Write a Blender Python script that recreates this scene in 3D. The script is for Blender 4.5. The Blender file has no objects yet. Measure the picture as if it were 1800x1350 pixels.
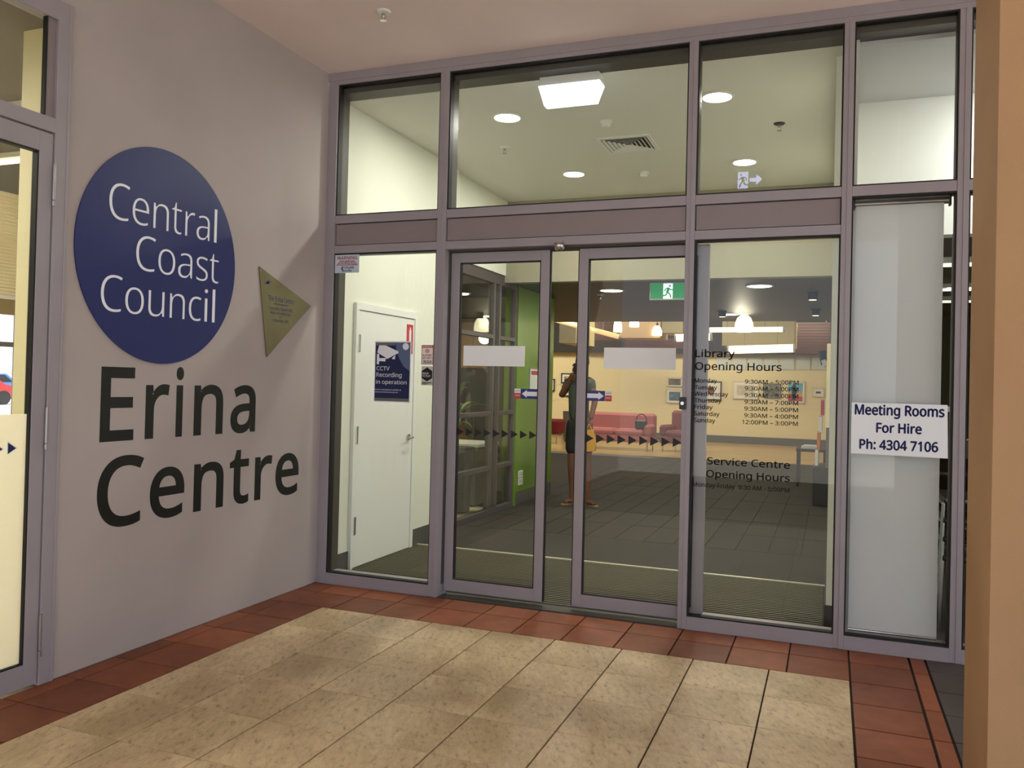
import bpy, bmesh, math, random
from mathutils import Vector, Matrix
random.seed(7)
SC = bpy.context.scene
COL = SC.collection
# ------------------------------------------------------------------ camera
CAM = Vector((3.5318, -5.1423, 1.5)); FPX = 1438.33; PPX, PPY = 921.56, 656.89
yaw, pitch, roll = .3582, .0122, .0244
fw = Vector((-math.sin(yaw)*math.cos(pitch), math.cos(yaw)*math.cos(pitch), math.sin(pitch)))
rt = Vector((math.cos(yaw), math.sin(yaw), 0)); up = rt.cross(fw)
r2 = rt*math.cos(roll)+up*math.sin(roll); u2 = up*math.cos(roll)-rt*math.sin(roll)
cd = bpy.data.cameras.new('camera'); cam = bpy.data.objects.new('camera', cd); COL.objects.link(cam)
m = Matrix((r2, u2, -fw)).transposed().to_4x4(); m.translation = CAM; cam.matrix_world = m
cd.sensor_width = 36; cd.lens = FPX/1800*36; cd.shift_x = (900-PPX)/1800; cd.shift_y = (PPY-675)/1800
cd.clip_start = .05; SC.camera = cam
def at(px, py, ax, v):                      # the point where the sight line of a pixel meets a plane
    d = fw+r2*((px-PPX)/FPX)-u2*((py-PPY)/FPX); i = 'xyz'.index(ax)
    return CAM+d*((v-CAM[i])/d[i])
# ------------------------------------------------------------------ light
SC.view_settings.view_transform = 'Standard'; SC.view_settings.look = 'None'
SC.view_settings.gamma = 1; SC.view_settings.use_curve_mapping = False
SC.view_settings.exposure = 0.15
W = bpy.data.worlds.new('sky'); SC.world = W; W.use_nodes = True
W.node_tree.nodes['Background'].inputs[0].default_value = (.80, .88, 1, 1)
W.node_tree.nodes['Background'].inputs[1].default_value = 1.7
def lamp(kind, name, loc, energy, col, size=None, size_y=None, aim=None, spot=None):
    l = bpy.data.lights.new(name, kind); l.energy = energy; l.color = col
    if kind == 'AREA':
        l.size = size
        if size_y: l.shape = 'RECTANGLE'; l.size_y = size_y
        else: l.shape = 'DISK'
    elif kind in ('POINT', 'SPOT'): l.shadow_soft_size = size or .05
    if spot: l.spot_size = spot; l.spot_blend = .6
    o = bpy.data.objects.new(name, l); COL.objects.link(o); o.location = loc
    if aim: o.rotation_euler = Vector(aim).to_track_quat('-Z', 'Y').to_euler()
    return o
sun = lamp('SUN', 'sun', (14, -14, 12), 9, (1, .93, .84), aim=(-.75, .5, -.85)); sun.data.angle = .01
# ------------------------------------------------------------------ materials
def S(c): return tuple(((v/255)/12.92 if v/255 <= .04045 else ((v/255+.055)/1.055)**2.4) for v in c)+(1,)
MATS = {}
def mat(name, rgb, rough=.5, metal=0, emit=None, es=1, noise=0, nscale=8, bump=0, bscale=200, stretch=None, spec=None, rgb2=None, coat=0):
    if name in MATS: return MATS[name]
    M = bpy.data.materials.new(name); M.use_nodes = True; nt = M.node_tree; b = nt.nodes['Principled BSDF']
    b.inputs['Base Color'].default_value = S(rgb); b.inputs['Roughness'].default_value = rough; b.inputs['Metallic'].default_value = metal
    if spec is not None: b.inputs['Specular IOR Level'].default_value = spec
    if coat: b.inputs['Coat Weight'].default_value = coat
    if emit: b.inputs['Emission Color'].default_value = S(emit); b.inputs['Emission Strength'].default_value = es
    if noise or bump:
        g = nt.nodes.new('ShaderNodeNewGeometry'); mp = nt.nodes.new('ShaderNodeMapping'); nt.links.new(g.outputs['Position'], mp.inputs['Vector'])
        if stretch: mp.inputs['Scale'].default_value = stretch
    if noise:
        n = nt.nodes.new('ShaderNodeTexNoise'); n.inputs['Scale'].default_value = nscale; n.inputs['Detail'].default_value = 6
        nt.links.new(mp.outputs[0], n.inputs['Vector'])
        r = nt.nodes.new('ShaderNodeValToRGB'); r.color_ramp.elements[0].position = .5-.25; r.color_ramp.elements[1].position = .75
        a = S(rgb); c2 = S(rgb2) if rgb2 else tuple(v*(1-noise) for v in a[:3])+(1,)
        r.color_ramp.elements[0].color = c2; r.color_ramp.elements[1].color = a if rgb2 else tuple(min(1, v*(1+noise*.6)) for v in a[:3])+(1,)
        nt.links.new(n.outputs[0], r.inputs[0]); nt.links.new(r.outputs[0], b.inputs['Base Color'])
    if bump:
        n2 = nt.nodes.new('ShaderNodeTexNoise'); n2.inputs['Scale'].default_value = bscale; n2.inputs['Detail'].default_value = 3
        nt.links.new(mp.outputs[0], n2.inputs['Vector'])
        bp = nt.nodes.new('ShaderNodeBump'); bp.inputs['Strength'].default_value = bump; bp.inputs['Distance'].default_value = .002
        nt.links.new(n2.outputs[0], bp.inputs['Height']); nt.links.new(bp.outputs[0], b.inputs['Normal'])
    MATS[name] = M; return M
def glass_mat(name, tint, alpha=None, refl=.045):
    M = bpy.data.materials.new(name); M.use_nodes = True; nt = M.node_tree; nt.nodes.clear()
    out = nt.nodes.new('ShaderNodeOutputMaterial'); mx = nt.nodes.new('ShaderNodeMixShader')
    tr = nt.nodes.new('ShaderNodeBsdfTransparent'); tr.inputs[0].default_value = tint+(1,)
    gl = nt.nodes.new('ShaderNodeBsdfGlossy'); gl.inputs['Roughness'].default_value = 0.0
    lw = nt.nodes.new('ShaderNodeLayerWeight'); lw.inputs[0].default_value = .5
    pw = nt.nodes.new('ShaderNodeMath'); pw.operation = 'POWER'; pw.inputs[1].default_value = 5
    ma = nt.nodes.new('ShaderNodeMath'); ma.operation = 'MULTIPLY_ADD'; ma.inputs[1].default_value = 1-refl; ma.inputs[2].default_value = refl
    nt.links.new(lw.outputs['Facing'], pw.inputs[0]); nt.links.new(pw.outputs[0], ma.inputs[0]); nt.links.new(ma.outputs[0], mx.inputs[0])
    nt.links.new(tr.outputs[0], mx.inputs[1]); nt.links.new(gl.outputs[0], mx.inputs[2]); nt.links.new(mx.outputs[0], out.inputs[0])
    return M
GLASS = glass_mat('clear_glass', (.965, .975, .96), refl=.024)
GLASS2 = glass_mat('tinted_partition_glass', (.88, .90, .88), refl=.03)
PLASTER = mat('grey_render', (176, 166, 162), .75, noise=.07, nscale=1.6, bump=.25, bscale=420)
CEILP = mat('ceiling_paint', (244, 226, 222), .85, noise=.05, nscale=1.2, bump=.1, bscale=150)
ALU = mat('mauve_aluminium', (158, 151, 156), .4, .1, noise=.05, nscale=5, bump=.05, bscale=600)
ALUP = mat('spandrel_aluminium', (142, 130, 131), .42, .1, noise=.05, nscale=4)
DARKF = mat('dark_frame_return', (72, 68, 62), .5)
GASK = mat('black_gasket', (14, 13, 14), .6)
TERRA = [mat('terracotta_%s' % k, c, .5, noise=.22, nscale=9, spec=.35, bump=.3, bscale=120) for k, c in (('red', (136, 76, 46)), ('warm', (146, 82, 50)), ('brown', (122, 68, 42)))]
GROUT = mat('grout', (48, 38, 28), .9, noise=.2, nscale=40)
DGROUT = mat('dark_grout', (44, 38, 32), .9)
DTILE = mat('charcoal_tile', (74, 64, 58), .5, noise=.15, nscale=12)
CREAMW = mat('cream_wall_paint', (236, 237, 222), .7, noise=.03, nscale=2)
CREILI = mat('lobby_ceiling_paint', (232, 230, 220), .85)
WHITEP = mat('white_paint', (238, 238, 232), .6)
SKIRT = mat('grey_vinyl_skirting', (84, 82, 78), .6)
GREEN = mat('lime_green_paint', (104, 142, 30), .22, noise=.06, nscale=5, bump=.15, bscale=14)
PILLAR = mat('tan_render', (180, 142, 102), .85, noise=.06, nscale=3, bump=.45, bscale=260)
BLACKV = mat('black_vinyl', (6, 9, 11), .35)
BLACKT = mat('black_lettering', (10, 10, 12), .5)
WHITEV = mat('white_vinyl', (240, 242, 248), .4)
BLUED = mat('royal_blue_panel', (13, 28, 98), .4)
NAVY = mat('navy_print', (22, 32, 78), .35)
BLUEA = mat('arrow_blue_print', (32, 42, 120), .4)
NAVYT = mat('navy_lettering', (24, 36, 110), .4)
SIGNW = mat('sign_white', (246, 251, 255), .35)
REDP = mat('red_print', (200, 40, 50), .4)
BRASS = mat('aged_brass', (132, 124, 92), .34, .55, noise=.15, nscale=6)
CHROME = mat('brushed_steel', (190, 190, 188), .25, 1)
STEEL = mat('satin_steel', (160, 158, 156), .35, .9)
CARPET = [mat('carpet_tile_%s' % k, c, .8, noise=.2, nscale=60, bump=.5, bscale=300) for k, c in (('dark', (52, 47, 39)), ('mid', (57, 51, 43)), ('light', (54, 49, 42)))]
MATDK = mat('entrance_mat_dark', (36, 34, 28), .9, noise=.2, nscale=80)
MATRIB = mat('entrance_mat_rib', (108, 104, 86), .6, .2)
ALTRIM = mat('pale_aluminium_trim', (225, 220, 195), .3, .3)
WOODF = mat('honey_timber_floor', (205, 168, 105), .22, noise=.18, nscale=2, stretch=(.4, 6, 1))
TIMBER = mat('red_timber_board', (74, 38, 22), .5, noise=.3, nscale=3, stretch=(.5, 1, 14))
DKCEIL = mat('dark_mauve_ceiling', (58, 49, 49), .5, noise=.05, nscale=2)
DKWALL = mat('near_black_panel', (34, 28, 26), .6)
GALW = mat('gallery_wall_cream', (236, 222, 178), .75)
GALB = mat('gallery_cream_boxing', (226, 208, 160), .7)
def cloth(name, rgb, tl, gl=0):
    M = bpy.data.materials.new(name); M.use_nodes = True; nt = M.node_tree; b = nt.nodes['Principled BSDF']; b.inputs['Base Color'].default_value = S(rgb); b.inputs['Roughness'].default_value = .6
    t_ = nt.nodes.new('ShaderNodeBsdfTranslucent'); t_.inputs[0].default_value = S(rgb); mx = nt.nodes.new('ShaderNodeMixShader'); mx.inputs[0].default_value = tl
    nt.links.new(b.outputs[0], mx.inputs[1]); nt.links.new(t_.outputs[0], mx.inputs[2]); nt.links.new(mx.outputs[0], nt.nodes['Material Output'].inputs[0]); return M
FROST = cloth('frosted_film', (252, 254, 255), .12)
BLIND = cloth('roller_blind_fabric', (240, 242, 245), .25)
BLK = mat('black_plastic', (22, 22, 24), .4)
WPL = mat('white_plastic', (235, 235, 230), .4)
REDF = mat('dark_red_fabric', (120, 28, 34), .8)
PINKF = mat('rose_fabric', (196, 112, 108), .8)
SKIN = mat('skin', (120, 78, 58), .5)
HAIR = mat('brown_hair', (52, 38, 30), .7)
TEE = mat('olive_grey_cotton', (72, 80, 68), .85)
SHORTS = mat('charcoal_cotton', (38, 36, 36), .85)
YEL = mat('yellow_plastic_bag', (220, 160, 30), .4)
LEAF = mat('palm_leaf', (70, 110, 50), .45)
PLEAF = mat('pale_palm_leaf', (110, 140, 80), .45)
SUNF = mat('outdoor_paving', (200, 194, 184), .85, noise=.1, nscale=1)
GREYB = mat('grey_board', (110, 108, 102), .5)
TAN = mat('tan_veneer', (150, 110, 60), .4)
PAPER = mat('white_paper', (236, 236, 230), .6)
ORANGE = mat('orange_print', (225, 120, 40), .5)
def emis(name, rgb, st): return mat(name, rgb, .5, emit=rgb, es=st)
E_DL = emis('downlight_glow', (255, 250, 225), 14)
E_BOX = emis('cool_light_box', (226, 240, 255), 1.35)
E_TUBE = emis('tube_glow', (255, 240, 190), 2.2)
E_PEND = emis('pendant_glow', (255, 244, 205), 5)
E_GRN = emis('exit_green_glow', (18, 128, 72), .75)
E_WHT = emis('exit_white_glow', (225, 245, 240), 1.0)
E_GRNR = emis('exit_green_dim', (20, 110, 60), .6)
E_WHTR = emis('exit_pictogram_glow', (190, 195, 255), 14)
# cream stone tiles: veined along one diagonal, each piece shifted by its own random value
def stone():
    M = bpy.data.materials.new('cream_veined_stone'); M.use_nodes = True; nt = M.node_tree; b = nt.nodes['Principled BSDF']
    N = nt.nodes.new; L = nt.links.new
    g = N('ShaderNodeNewGeometry'); oi = N('ShaderNodeObjectInfo'); ad = N('ShaderNodeVectorMath'); ad.operation = 'ADD'
    cx = N('ShaderNodeCombineXYZ'); ml = N('ShaderNodeMath'); ml.operation = 'MULTIPLY'; ml.inputs[1].default_value = 37
    L(oi.outputs['Random'], ml.inputs[0]); L(ml.outputs[0], cx.inputs[0]); L(ml.outputs[0], cx.inputs[1])
    L(g.outputs['Position'], ad.inputs[0]); L(cx.outputs[0], ad.inputs[1])
    def aniso(d, su, sv):
        c = N('ShaderNodeCombineXYZ')
        for i, (v, k) in enumerate(((Vector((d[0], d[1], 0)).normalized(), su), (Vector((-d[1], d[0], 0)).normalized(), sv))):
            q = N('ShaderNodeVectorMath'); q.operation = 'DOT_PRODUCT'; q.inputs[1].default_value = v*k; L(ad.outputs[0], q.inputs[0]); L(q.outputs['Value'], c.inputs[i])
        return c
    mp = aniso((.45, -1), 10, 22); mp2 = aniso((.45, -1), 1.1, 2.2)
    n = N('ShaderNodeTexNoise'); n.inputs['Scale'].default_value = 1.6; n.inputs['Detail'].default_value = 8; n.inputs['Roughness'].default_value = .72; L(mp.outputs[0], n.inputs[0])
    n2 = N('ShaderNodeTexNoise'); n2.inputs['Scale'].default_value = 1.5; n2.inputs['Detail'].default_value = 4; L(mp2.outputs[0], n2.inputs[0])
    r = N('ShaderNodeValToRGB'); e = r.color_ramp.elements
    e[0].position = .34; e[0].color = S((150, 128, 100)); e[1].position = .60; e[1].color = S((222, 197, 154))
    x = e.new(.44); x.color = S((204, 180, 142))
    L(n.outputs[0], r.inputs[0])
    r3 = N('ShaderNodeValToRGB'); r3.color_ramp.elements[0].position = .38; r3.color_ramp.elements[0].color = (.66, .62, .55, 1)
    r3.color_ramp.elements[1].position = .6; r3.color_ramp.elements[1].color = (1, 1, 1, 1); L(n2.outputs[0], r3.inputs[0])
    mx = N('ShaderNodeMix'); mx.data_type = 'RGBA'; mx.blend_type = 'MULTIPLY'; mx.inputs[0].default_value = .8
    L(r.outputs[0], mx.inputs[6]); L(r3.outputs[0], mx.inputs[7]); L(mx.outputs[2], b.inputs['Base Color'])
    b.inputs['Roughness'].default_value = .38
    bp = N('ShaderNodeBump'); bp.inputs['Strength'].default_value = .5; bp.inputs['Distance'].default_value = .003; L(n.outputs[0], bp.inputs['Height']); L(bp.outputs[0], b.inputs['Normal'])
    return M
STONE = stone()
# ------------------------------------------------------------------ helpers
def tag(o, label=None, cat=None, group=None, kind=None):
    for k, v in (('label', label), ('category', cat), ('group', group), ('kind', kind)):
        if v: o[k] = v
    return o
def empty(name, loc, label=None, cat=None, group=None, kind=None):
    o = bpy.data.objects.new(name, None); COL.objects.link(o); o.location = loc; o.empty_display_size = .1
    o['_w'] = 1; del o['_w']
    return tag(o, label, cat, group, kind)
def wpos(o):
    p = Vector((0, 0, 0))
    while o: p += o.location; o = o.parent
    return p
class MB:
    def __init__(s): s.bm = bmesh.new(); s.mats = []
    def mi(s, m):
        if m not in s.mats: s.mats.append(m)
        return s.mats.index(m)
    def box(s, lo, hi, m=None, bev=0):
        r = bmesh.ops.create_cube(s.bm, size=1); lo, hi = Vector(lo), Vector(hi); c = (lo+hi)/2; d = hi-lo
        for v in r['verts']: v.co = Vector((v.co.x*d.x, v.co.y*d.y, v.co.z*d.z))+c
        fs = {f for v in r['verts'] for f in v.link_faces}
        if m is not None:
            i = s.mi(m)
            for f in fs: f.material_index = i
        if bev:
            es = {e for f in fs for e in f.edges}
            bmesh.ops.bevel(s.bm, geom=list(es), offset=bev, segments=1, affect='EDGES')
        return s
    def cyl(s, a, b, r, r2=None, n=16, m=None, caps=True):
        a, b = Vector(a), Vector(b); d = b-a; q = d.to_track_quat('Z', 'Y').to_matrix().to_4x4()
        R = bmesh.ops.create_cone(s.bm, cap_ends=caps, segments=n, radius1=r, radius2=r if r2 is None else r2, depth=d.length, matrix=Matrix.Translation((a+b)/2)@q)
        if m is not None:
            i = s.mi(m)
            for f in {f for v in R['verts'] for f in v.link_faces}: f.material_index = i
        return s
    def poly(s, pts, thick=None, m=None):       # flat outline, extruded along `thick`
        vs = [s.bm.verts.new(p) for p in pts]; f = s.bm.faces.new(vs); fs = [f]
        if thick is not None:
            t = Vector(thick); vb = [s.bm.verts.new(Vector(p)+t) for p in pts]; fs.append(s.bm.faces.new(vb[::-1]))
            n = len(pts)
            for i in range(n): fs.append(s.bm.faces.new((vs[i], vb[i], vb[(i+1) % n], vs[(i+1) % n])))
        if m is not None:
            i = s.mi(m)
            for f in fs: f.material_index = i
        return s
    def lathe(s, c, prof, n=24, m=None):
        c = Vector(c); rings = []
        for r, z in prof: rings.append([s.bm.verts.new(c+Vector((r*math.cos(t*2*math.pi/n), r*math.sin(t*2*math.pi/n), z))) for t in range(n)])
        fs = []
        for a, b in zip(rings, rings[1:]):
            for i in range(n): fs.append(s.bm.faces.new((a[i], a[(i+1) % n], b[(i+1) % n], b[i])))
        for R in (rings[0], rings[-1]): fs.append(s.bm.faces.new(R))
        if m is not None:
            i = s.mi(m)
            for f in fs: f.material_index = i
        return s
    def build(s, name, m=None, parent=None, origin=None, smooth=False, **k):
        bmesh.ops.recalc_face_normals(s.bm, faces=s.bm.faces)
        vs = s.bm.verts
        if origin is None:
            if parent is not None: origin = wpos(parent)
            else:
                lo = Vector([min(v.co[i] for v in vs) for i in range(3)]); hi = Vector([max(v.co[i] for v in vs) for i in range(3)])
                origin = Vector(((lo.x+hi.x)/2, (lo.y+hi.y)/2, lo.z))
        for v in vs: v.co -= Vector(origin)
        me = bpy.data.meshes.new(name); s.bm.to_mesh(me); s.bm.free()
        for q in (s.mats or [m]): me.materials.append(q)
        if smooth:
            for p in me.polygons: p.use_smooth = True
        o = bpy.data.objects.new(name, me); COL.objects.link(o)
        if parent is not None: o.parent = parent; o.location = Vector(origin)-wpos(parent)
        else: o.location = origin
        return tag(o, **k)
def box(name, lo, hi, m, parent=None, bev=0, **k): return MB().box(lo, hi, None, bev).build(name, m, parent, **k)
def struct(name, lo, hi, m, bev=0): return box(name, lo, hi, m, None, bev, kind='structure')
# text on a plane: 'x' = wall x=const seen from +x (u=y), 'y' = pane y=const seen from -y (u=x)
import os
try:
    FONT = bpy.data.fonts.load(os.path.join(bpy.utils.system_resource('DATAFILES'), 'fonts', 'NotoSansHebrew-Regular.woff2'))
    assert len(FONT.name)
except Exception:
    FONT = bpy.data.fonts.load('<builtin>')
def text(name, s, plane, c, u0, u1, base, cap, m, parent=None, off=0, depth=.0006, bold=0, **k):
    def mk(t, o=0):
        cu = bpy.data.curves.new('t', 'FONT'); cu.font = FONT; cu.body = t; cu.size = 1; cu.resolution_u = 3 if cap < .1 else 8; cu.offset = o; cu.fill_mode = 'BOTH'
        ob = bpy.data.objects.new('t', cu); COL.objects.link(ob); bpy.context.view_layer.update()
        me = bpy.data.meshes.new_from_object(ob.evaluated_get(bpy.context.evaluated_depsgraph_get())); bpy.data.objects.remove(ob); bpy.data.curves.remove(cu); return me
    H = mk('H'); ch = max(v.co.y for v in H.vertices); bpy.data.meshes.remove(H)
    me = mk(s, off); xs = [v.co.x for v in me.vertices]; x0, x1 = min(xs), max(xs)
    sx = (u1-u0)/(x1-x0); sy = cap/ch
    for p_ in me.polygons: p_.use_smooth = False
    bm = bmesh.new(); bm.from_mesh(me); bpy.data.meshes.remove(me)
    for v in bm.verts:
        u = u0+(v.co.x-x0)*sx; w = base+v.co.y*sy
        v.co = Vector((c, u, w)) if plane == 'x' else Vector((u, c, w))
    if bold:
        src = bm.copy()
        for kx, kz in ((1, 0), (.5, .5), (.5, -.5)):
            me2 = bpy.data.meshes.new('b'); src.to_mesh(me2); n0 = len(bm.verts); bm.from_mesh(me2); bpy.data.meshes.remove(me2); bm.verts.ensure_lookup_table()
            sh = Vector((depth*.02*(kx+kz), kx*bold, kz*bold)) if plane == 'x' else Vector((kx*bold, -depth*.02*(kx+kz), kz*bold))
            for v in bm.verts[n0:]: v.co += sh
        src.free()
    n = Vector((depth, 0, 0)) if plane == 'x' else Vector((0, -depth, 0))
    r = bmesh.ops.extrude_face_region(bm, geom=bm.faces[:]); bmesh.ops.translate(bm, vec=n, verts=[g for g in r['geom'] if isinstance(g, bmesh.types.BMVert)])
    mb = MB(); mb.bm.free(); mb.bm = bm
    return mb.build(name, m, parent, **k)
def letters(s, plane, c, u0, u1, base, cap, m, parent, off=0, depth=.002, bold=0):
    # every character its own part, advance widths taken from the font
    def width(t):
        cu = bpy.data.curves.new('t', 'FONT'); cu.font = FONT; cu.body = t; cu.size = 1; ob = bpy.data.objects.new('t', cu); COL.objects.link(ob); bpy.context.view_layer.update()
        me = bpy.data.meshes.new_from_object(ob.evaluated_get(bpy.context.evaluated_depsgraph_get())); xs = [v.co.x for v in me.vertices]
        bpy.data.objects.remove(ob); bpy.data.curves.remove(cu); bpy.data.meshes.remove(me); return min(xs), max(xs)
    a0, a1 = width(s); f = (u1-u0)/(a1-a0)
    for i, ch in enumerate(s):
        c0, c1 = width(ch); e = width(s[:i+1])[1]
        text('letter', ch, plane, c, u0+(e-(c1-c0)-a0)*f, u0+(e-a0)*f, base, cap, m, parent, off, depth, bold)

# ================================================================== SETTING: forecourt
GZ = -.012
struct('ground', (-90, -60, -.5), (60, 90, -.06), SUNF)
fl = struct('floor', (0, -9, -.06), (7.5, 0.09, GZ), GROUT)
fl['label'] = 'forecourt floor of cream and terracotta tiles'
def tile(name, x0, x1, y0, y1, m, parent, g=.003, z=0.0, bot=GZ, bev=.0015, gy_=None):
    gy_ = g if gy_ is None else gy_
    dz = random.uniform(-.0006, .0006)
    return box(name, (x0+g, y0+gy_, bot), (x1-g, y1-gy_, z+dz), m, parent, bev)
gx, gy, s = .4323, -.5431, .4028
for k in range(8):
    for r in range(9): tile('cream_tile', gx+k*s, gx+(k+1)*s, gy-(r+1)*s, gy-r*s, STONE, fl, .0036, gy_=.0018)
t = .316
xs = [gx+.0, .814, 1.13, 1.446, 1.762, 2.076, 2.392, 2.706, 3.024, 3.34, 3.657]
xs[0] = .498
def rt_(): return random.choice(TERRA)
xl = [.0, .182, .498]+xs[1:]
for a, b in zip(xl, xl[1:]):
    tile('terracotta_tile', a, b, -.227, -.0, rt_(), fl, .004); tile('terracotta_tile', a, b, -.543, -.227, rt_(), fl, .004)
y = -.543
while y > -4.1:
    tile('terracotta_tile', 0, .116, y-t, y, rt_(), fl, .004); tile('terracotta_tile', .116, gx, y-t, y, rt_(), fl, .004); y -= t
ys = [0, -.227]+[-.55-.31*i for i in range(12)]
for a, b in zip(ys, ys[1:]):
    tile('terracotta_tile', 3.657, 3.972, b, a, rt_(), fl, .005)
ys = [0, -.265, -.81, -1.17, -1.72, -2.26, -2.8, -3.3, -3.9]
for a, b in zip(ys, ys[1:]): tile('terracotta_tile', 3.976, 4.056, b, a, rt_(), fl, .004)
for i in range(12):
    for j in range(3): tile('charcoal_tile', 4.06+.31*j, 4.37+.31*j, -.2-.32*(i+1)+.32, -.2-.32*i+.32 if i else 0, DTILE, fl, .004)
struct('wall_left', (-.15, -2.185, 0), (0, 0.0, 3.765), PLASTER)
struct('ceiling', (-.15, -8, 3.765), (8.6, .17, 3.95), CEILP)
struct('wall_left', (-.15, -9, 3.3), (0, -2.185, 3.765), PLASTER)
pl = struct('pillar', (4.032, -2.097, 0), (4.52, -1.6, 3.765), PILLAR)
struct('pillar', (7.3, -4, 0), (7.8, -3.5, 3.765), PILLAR)
struct('wall_left', (-.15, -9, 0), (0, -5.6, 3.3), PLASTER)
struct('wall_right', (6.2, -.02, 0), (8, .16, 3.765), PLASTER)
# ================================================================== shopfront (window_1)
H0, H1 = 3.675, 3.765; B0, B1 = 2.645, 2.705; L0, L1 = 2.425, 2.482
sf = empty('window_1', (0, 0, 0), kind='structure')
def member(name, lo, hi, proud=None):
    mb = MB(); mb.box(lo, hi, ALU, .0015)
    if proud: mb.box(proud[0], proud[1], ALU, .001)
    return mb.build(name, None, sf)
D = .15
MU = [(0.0, .085), (.927, .995), (2.664, 2.72), (3.573, 3.63), (4.18, 4.24), (5.1, 5.16), (6.1, 6.2)]
for i, (a, b) in enumerate(MU):
    c = (a+b)/2 if i else .03
    z1 = H0
    member('mullion', (a, 0, 0), (b, D, z1), ((c, -.004, 0), (b, .002, z1)))
member('head_rail', (0, 0, H0), (6.2, D, H1-.001), ((0, -.005, H0+.03), (6.2, .002, H1-.001)))
for (a, b) in zip(MU, MU[1:]):
    x0, x1 = a[1], b[0]
    member('transom', (x0, .002, B0), (x1, D, B1))
    if b[0] < 3.6: member('transom', (x0, .002, L0), (x1, D, L1))
def pane(x0, x1, z0, z1, y=.04):
    box('glass_pane', (x0, y, z0), (x1, y+.006, z1), GLASS, sf)
    g = .009; mb = MB()
    for lo, hi in (((x0, y-.03, z0), (x0+g, y+.02, z1)), ((x1-g, y-.03, z0), (x1, y+.02, z1)), ((x0+g, y-.03, z0), (x1-g, y+.02, z0+g)), ((x0+g, y-.03, z1-g), (x1-g, y+.02, z1))): mb.box(lo, hi)
    mb.build('gasket', GASK, sf)
SILL = .078
for i in range(6):
    x0, x1 = MU[i][1], MU[i+1][0]
    pane(x0, x1, B1, H0)
    if i < 3:
        box('spandrel_panel', (x0+.006, .016, L1+.006), (x1-.006, .06, B0-.006), ALUP, sf)
        box('spandrel_backing', (x0, .06, L1), (x1, .14, B0), GASK, sf)
    if i != 1:
        pane(x0, x1, SILL, L0 if i < 3 else B0)
        member('sill_rail', (x0, .0, .012), (x1, D, SILL), ((x0, -.006, .0), (x1, .002, .022)))
mb = MB(); mb.box((.0, .065, 3.628), (6.2, .22, 3.764)); mb.build('head_lining', DARKF, sf)  # dark box added below the head rail for its unlit underside
for (a, b) in MU[:-1]:  # dark sleeves added over the mullion returns to give their unlit tone
    mb = MB(); mb.box((a-.003 if a else -.0, .062, B1), (b+.003, D+.004, 3.628)); mb.build('frame_lining', DARKF, sf)
    mb = MB(); mb.box((a-.003 if a else -.0, .062, SILL), (b+.003, D+.004, L0)); mb.build('frame_lining', DARKF, sf)
box('threshold', (.995, .02, -.01), (2.664, D, .003), DARKF, sf)
box('door_header', (.998, .05, 2.415), (2.662, D+.05, L0), DARKF, sf)
# ------------------------------------------------------------------ sliding leaves
def leaf(name, x0, x1, y, lst, rst, glass_l=None):
    e = empty(name, (x0, y, 0), kind='structure'); z0, z1 = .03, 2.412; d = .042; br, tr = .082, .07
    box('stile', (x0, y, z0), (x0+lst, y+d, z1), ALU, e, .002); box('stile', (x1-rst, y, z0), (x1, y+d, z1), ALU, e, .002)
    box('bottom_rail', (x0+lst, y, z0), (x1-rst, y+d, z0+br), ALU, e, .002); box('top_rail', (x0+lst, y, z1-tr), (x1-rst, y+d, z1), ALU, e, .002)
    box('glass_pane', (x0+lst, y+.018, z0+br), (x1-rst, y+.024, z1-tr), GLASS, e)
    a, b, c, f, g = x0+lst, x1-rst, z0+br, z1-tr, .007; mb = MB()
    for lo, hi in (((a, y+.004, c), (a+g, y+.036, f)), ((b-g, y+.004, c), (b, y+.036, f)), ((a, y+.004, c), (b, y+.036, c+g)), ((a, y+.004, f-g), (b, y+.036, f))): mb.box(lo, hi)
    mb.build('gasket', GASK, e)
    box('rubber_edge', (x0-.008 if x0 > 1.5 else x1, y+.01, z0), (x0 if x0 > 1.5 else x1+.008, y+.032, z1), GASK, e)
    return e
leaf('door_2', 1.0, 1.735, .095, .068, .062)
leaf('door_3', 1.945, 2.802, .095, .064, .07)
# ================================================================== interior shell
struct('floor', (-9, .09, -.06), (3.6, 19, -.004), DGROUT)
struct('floor', (3.6, .09, -.06), (9, 8, -.002), CARPET[0])
struct('wall_left', (-.15, 0.0, 0), (.0, 2.3, 3.63), CREAMW)
struct('wall_left', (-.25, 2.3, 2.76), (-.06, 4.25, 3.63), CREAMW)
struct('wall_left', (-.25, 4.25, 0), (-.1, 5.7, 3.63), GREEN)
struct('trim_1', (-.15, 4.2, .0), (-.06, 4.25, 2.76), GREEN)
struct('wall_right', (3.53, .39, 0), (3.66, 18, 3.63), CREAMW)
struct('ceiling', (-.25, .2, 3.63), (3.66, 3.9, 3.764), CREILI)
struct('wall_back', (-.1, 3.76, 2.68), (3.53, 3.9, 3.63), mat('bulkhead_paint', (158, 153, 130), .8))
struct('wall_back', (-9, 18, 0), (6, 18.2, 2.46), GALW)
struct('wall_back', (-9, 17.6, 2.46), (6, 18.2, 5), DKWALL)
struct('ceiling', (-9, 3.9, 2.7), (3.53, 9.8, 3.6), DKCEIL)
struct('ceiling', (-9, 9.8, 4.4), (6, 18, 4.6), DKWALL)
struct('wall_left', (-9.2, 5.7, 0), (-9, 18, 4.6), GALW)
struct('wall_back', (-9, 5.55, 0), (-.25, 5.7, 3.6), GALW)
struct('wall_right', (3.53, 9.8, 3.6), (3.66, 18, 4.6), DKWALL)
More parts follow.
